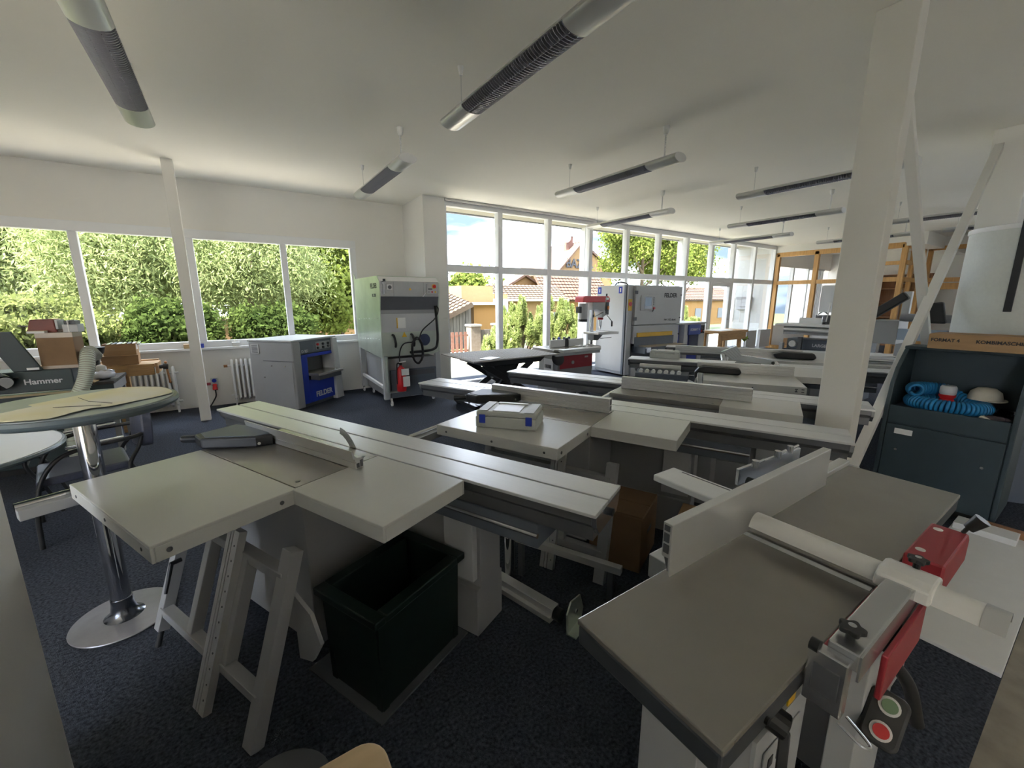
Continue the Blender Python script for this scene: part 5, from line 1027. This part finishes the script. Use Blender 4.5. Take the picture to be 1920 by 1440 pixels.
panel_radiator('grey panel radiator with white pipe loops left of the oak post', (13.55, 6.92, 0), .78); panel_radiator('grey panel radiator with white pipe loops right beside the oak post', (14.42, 6.92, 0), .85)
pt = thing('potted_plant', 'small green leafy plant in a dark pot by the radiator', 'plant', (12.75, 6.45, 0)); G().lathe([(.09,0),(.12,.22),(.125,.24),(.10,.23)], n=20).build('pot', M_black, pt, smooth=True); G().cyl((0,0,.22),(.01,0,.42),.008,8).build('stem', M_bark, pt)
for k in range(7):
    a = k*.9; G().add([(0,0,.40),(.07*math.cos(a)-.05*math.sin(a),.07*math.sin(a)+.05*math.cos(a),.52),(.16*math.cos(a),.16*math.sin(a),.58-.02*k),(.07*math.cos(a)+.05*math.sin(a),.07*math.sin(a)-.05*math.cos(a),.52)],[(0,1,2,3)]).build('leaf', M_leafB, pt)

# ------------------------------------------------------------------ far machines by the column
kp = thing('edge_bander', 'grey edge banding machine with a silver roller beam before the oak partition', 'edge bander', (8.1, 2.55, 0))
part('machine_body', M_slate, kp, 0, .5, -.3, .88, .05, .80, bev=.008); part('upper_body', M_slate, kp, .06, .46, -.3, .84, .80, .98, bev=.008); part('plinth', M_dgrey, kp, .04, .46, -.26, .84, 0, .05)
G().cyl((-.04,-.35,1.14),(-.04,.86,1.14),.045,16).build('roller_beam', M_alu, kp, smooth=True); part('beam_cover', M_white, kp, -.10, .45, -.5, 1.0, 1.20, 1.235, bev=.004); part('beam_back', M_lgrey, kp, .06, .42, -.35, .92, 1.05, 1.20)
part('end_post', M_lgrey, kp, -.05, .02, .86, .92, .05, .90, bev=.004); part('side_band', mat('pale_blue_steel', (.36,.44,.56), .4), kp, -.06, .0, -.12, -.05, .45, .85); G().cyl((-.02,.70,.90),(-.08,.70,.90),.055,16).build('white_dial', M_white, kp, smooth=True); part('clamp_post', M_dgrey, kp, -.08, -.03, .56, .62, .40, 1.02)
text('model_letters', 'K700 S', .07, M_inkw, kp, (-.002,.82,.70), (PI/2,0,-PI/2), .002, .001); text('model_letters', 'LARGE  S', .07, M_inkw, kp, (.058,.45,.86), (PI/2,0,-PI/2), .002, .001)
jr = thing('glass_jar', 'tall glass jar with dark contents and a white stick on the edge bander', 'jar', (8.2, 2.86, 1.236)); G().lathe([(.055,0),(.06,.01),(.06,.12),(.05,.15),(.055,.16)], n=20).build('jar_wall', M_glass, jr, smooth=True); G().lathe([(.05,.005),(.055,.03),(.055,.05)], n=18).build('contents', M_black, jr, smooth=True); G().cyl((0,0,.05),(.03,-.02,.36),.009,10).build('stick', M_white, jr, smooth=True)
for k, (y, lb_) in enumerate(((3.14,'white sheet standing on the edge bander left of the jar'),(2.55,'white sheet standing on the edge bander right of the jar'))):
    o = thing('white_card', lb_, 'card', (8.34, y, 1.236)); part('card_sheet', M_white, o, 0, .012, -.17, .17, 0, .10); part('card_foot', M_white, o, -.03, .05, -.17, .17, 0, .004)
oh = thing('overhead_guard', 'grey overhead saw guard arm with black handle beside the column', 'saw guard', (7.1, 1.65, 0), R(0))
part('post', M_lgrey, oh, .40, .48, .05, .13, 0, 1.75, bev=.004); part('arm_box', M_grey, oh, -.06, .34, .02, .30, 1.08, 1.38, bev=.006); part('cross_arm', mat('pale_blue_steel', (.36,.44,.56)), oh, -.05, .05, -.42, .05, 1.14, 1.28, bev=.005); part('arm_end', M_slate, oh, -.045, .045, -.46, -.42, 1.15, 1.27)
G().bar((-.1,.34,1.40),(-.1,-.02,1.70),.10,.10).build('black_handle', M_black, oh, .015); part('drop_post', M_lgrey, oh, -.04, .03, -.36, -.28, .90, 1.14, bev=.004)
G().prism([(-.40,1.36),(-.24,1.36),(-.22,1.60),(-.34,1.62)],'x',-.05,.03).build('control_pod', M_black, oh, .02); part('pod_face', M_white, oh, -.06, -.05, -.24, -.20, 1.38, 1.60); G().cyl((.1,-.95,1.40),(.1,.05,1.42),.05,14).build('suction_pipe', M_grey, oh, smooth=True)
pl = thing('paper_stack', 'stack of white documents on the saw table right of the column', 'paper', (6.62, 1.82, .871), R(-58))
for k in range(5): part('sheet_bundle', M_paper if k % 2 else M_lgrey, pl, -.24+.03*k, .22+.02*k, -.15+.02*(k % 3), .16, .012*k+.0005, .012*(k+1))
bp2 = thing('clear_folder', 'open white folder of papers lying behind the document stack', 'folder', (7.15, 2.0, .90), R(-50)); part('page', M_paper, bp2, -.30, 0, -.2, .2, .0, .012); part('page', M_paper, bp2, 0, .28, -.2, .2, .004, .016)
rt_ = thing('roller_support', 'grey roller support table with a row of white rollers behind the long saw', 'roller table', (4.507, 3.131, 0), AD)
part('support_tray', M_slate, rt_, -.42, .20, -.14, .16, .69, .75, bev=.004)
for k in range(7): G().cyl((-.36+k*.075,-.10,.765),(-.36+k*.075,-.04,.765),.026,14).build('roller', M_white, rt_, smooth=True)
G().cyl((-.40,.10,.80),(.10,.10,.80),.035,14).build('long_roller', M_alu, rt_, smooth=True)
for x in (-.15, -.02): part('leg', M_lgrey, rt_, x, x+.05, -.02, .03, 0, .70)
# ------------------------------------------------------------------ cartons and loose parts between the saws
def carton(label, loc, rz, x, y, h, m_):
    t = thing('parts_carton', label, 'carton', loc, rz, 'brown parts cartons under the saws')
    part('carton_body', m_, t, -x, x, -y, y, 0, h, bev=.005)
    G().prism([(-x*.97,-.002),(-.004,-.002),(-.004,.004),(-x*.97,.010)],'y',-y*.98,y*.98).build('lid_flap', m_, t).location = (0,0,h); G().prism([(x*.97,-.002),(.004,-.002),(.004,.004),(x*.97,.008)],'y',-y*.98,y*.98).build('lid_flap', m_, t).location = (0,0,h)
    part('handle_hole', M_dgrey, t, -.05, .05, -y-.001, -y+.002, h*.55, h*.63); return t
carton('brown parts carton beneath the end of the lipped-fence saw slide', (2.012, 1.672, 0), ANG+PI/2, .19, .165, .36, M_card2)
carton('orange-brown parts carton between the saw slide and the red-housed planer', (2.14, 1.18, 0), R(24), .22, .17, .37, M_card)
fl_ = thing('loose_fence', 'aluminium fence profile with black knob lying on the carpet', 'fence', (1.155, 1.80, 0), math.atan2(-.45,.12))
G().prism([(-.05,0),(.05,0),(.05,.03),(.03,.035),(.03,.07),(-.03,.07),(-.03,.035),(-.05,.03)],'x',-.35,.36).build('profile', M_alu, fl_, .002); G().cyl((.36,-.0,.035),(.40,-.0,.035),.034,16).build('end_knob', M_black, fl_, smooth=True)
zp = thing('zinc_plate', 'bent zinc plate standing beside the loose aluminium fence', 'plate', (1.30, 1.36, 0), R(20)); G().prism([(-.08,0),(.07,0),(.09,.05),(.05,.15),(-.05,.17),(-.09,.12)],'y',-.004,.004).build('plate_face', M_galv, zp); part('plate_foot', M_galv, zp, -.08, .07, -.05, .004, 0, .006); G().cyl((0,-.012,.09),(0,.0,.09),.010,10).build('plate_screw', M_steel, zp)
tr = thing('stop_rail', 'long thin white stop rail standing across the floor under the saw slide', 'rail', (1.30, 1.86, 0), math.atan2(-.53,.26)); part('rail_bar', M_alu, tr, -.05, .62, -.02, .02, .22, .26, bev=.002)
for x in (.0, .55): part('rail_leg', M_dgrey, tr, x, x+.03, -.015, .015, 0, .22)
cs = G().lathe([(.03,0),(.036,.01),(.036,.42),(.045,.44),(.045,.50),(.03,.51)], n=18); co = thing('chrome_cylinder', 'upright chrome cylinder beside the slide base of the lipped-fence saw', 'cylinder', (1.23, 1.86, 0)); cs.build('cylinder_body', M_chrome, co, smooth=True); part('clamp_collar', M_lgrey, co, -.05, .05, -.05, .05, .30, .36, bev=.004)
# beech stool corner and black basket right under the camera
st = thing('beech_stool', 'pale beech stool with rounded corners at the near edge of the carpet', 'stool', (.005, .592, 0), 0)
G().prism(rrect(.16,.16,.05),'z',.728,.75).build('seat_board', M_beech, st, .004)
for a in (-1, 1):
    for b in (-1, 1): G().cyl((.15*a,.15*b,0),(.11*a,.11*b,.73),.014,12).build('leg', M_black, st, smooth=True)
bs = thing('waste_basket', 'black round waste basket standing left of the beech stool', 'basket', (-.035, 1.09, 0)); G().lathe([(.10,0),(.125,.30),(.13,.31),(.12,.31),(.095,.02)], n=32).build('basket_wall', M_black, bs, smooth=True); G().lathe([(.122,.305),(.133,.312),(.122,.319)], n=32).build('rim', M_dgrey, bs, smooth=True)
# ------------------------------------------------------------------ office seen through the partition
of = thing('office_chair', 'black mesh office chair behind the oak partition glass', 'chair', (17.3, 6.1, 0), R(30)); part('seat', M_black, of, -.24, .24, -.24, .24, .45, .52, bev=.02); part('backrest', M_dgrey, of, .22, .27, -.22, .22, .62, 1.10, bev=.02); G().tube(smoothpath([(.24,-.15,1.12),(.26,0,1.22),(.24,.15,1.12)],5),.02,8).build('head_rest', M_black, of, smooth=True); G().cyl((0,0,.08),(0,0,.46),.03,12).build('column', M_steel, of, smooth=True)
for k in range(5): G().bar((0,0,.09),(.28*math.cos(k*1.257),.28*math.sin(k*1.257),.05),.04,.03).build('star_leg', M_black, of)
od = thing('office_desk', 'white office desk behind the oak partition glass', 'desk', (16.2, 4.4, 0)); part('desk_top', M_white, od, 0, .8, 0, 1.7, .72, .75, bev=.004); part('desk_side', M_white, od, 0, .8, 0, .03, 0, .72); part('desk_side', M_white, od, 0, .8, 1.67, 1.7, 0, .72); part('modesty_panel', M_lgrey, od, .02, .04, .03, 1.67, .3, .72)
om = thing('monitor', 'dark computer monitor on the office desk', 'monitor', (16.6, 5.2, .75)); part('screen', M_screen, om, -.02, .02, -.3, .3, .12, .48, bev=.006); part('stand', M_black, om, -.015, .015, -.03, .03, 0, .2); part('foot', M_black, om, -.1, .1, -.12, .12, 0, .015)
bc = thing('bookcase', 'tall brown bookcase on the rear office wall', 'bookcase', (19.55, 4.0, 0)); part('back', M_brown, bc, .38, .42, 0, 2.2, 0, 2.5); 
for y in (0, .72, 1.46, 2.17): part('upright', M_brown, bc, 0, .38, y, y+.03, 0, 2.5)
for z in (0, .5, 1.0, 1.5, 2.0, 2.47): part('shelf', M_brown, bc, 0, .38, 0, 2.2, z, z+.03)
ps = thing('wall_poster', 'grey poster with a small red and blue print on the partition glass', 'poster', (15.47, 5.02, 1.45)); part('sheet', M_lgrey, ps, 0, .006, -.18, .62, -.2, .62); part('print', M_red, ps, -.002, 0, -.10, .06, .18, .40); part('print', M_blue, ps, -.002, 0, -.08, .06, .04, .16)
blx = thing('window_blind', 'pale vertical slat blind in the office window', 'blind', (17.0, 7.02, 0))
for k in range(9): part('slat', M_lgrey, blx, 1.2+k*.11, 1.28+k*.11, -.02, .0, .8, 2.72)
part('head_rail', M_lgrey, blx, 1.15, 2.22, -.03, .07, 2.71, 2.78)
bxo = thing('office_carton', 'brown carton on the floor behind the partition glass', 'carton', (15.6, 6.0, 0)); part('carton_body', M_card, bxo, 0, .4, 0, .6, 0, .35, bev=.004); part('lid_flap', M_card, bxo, 0, .2, 0, .6, .35, .356)
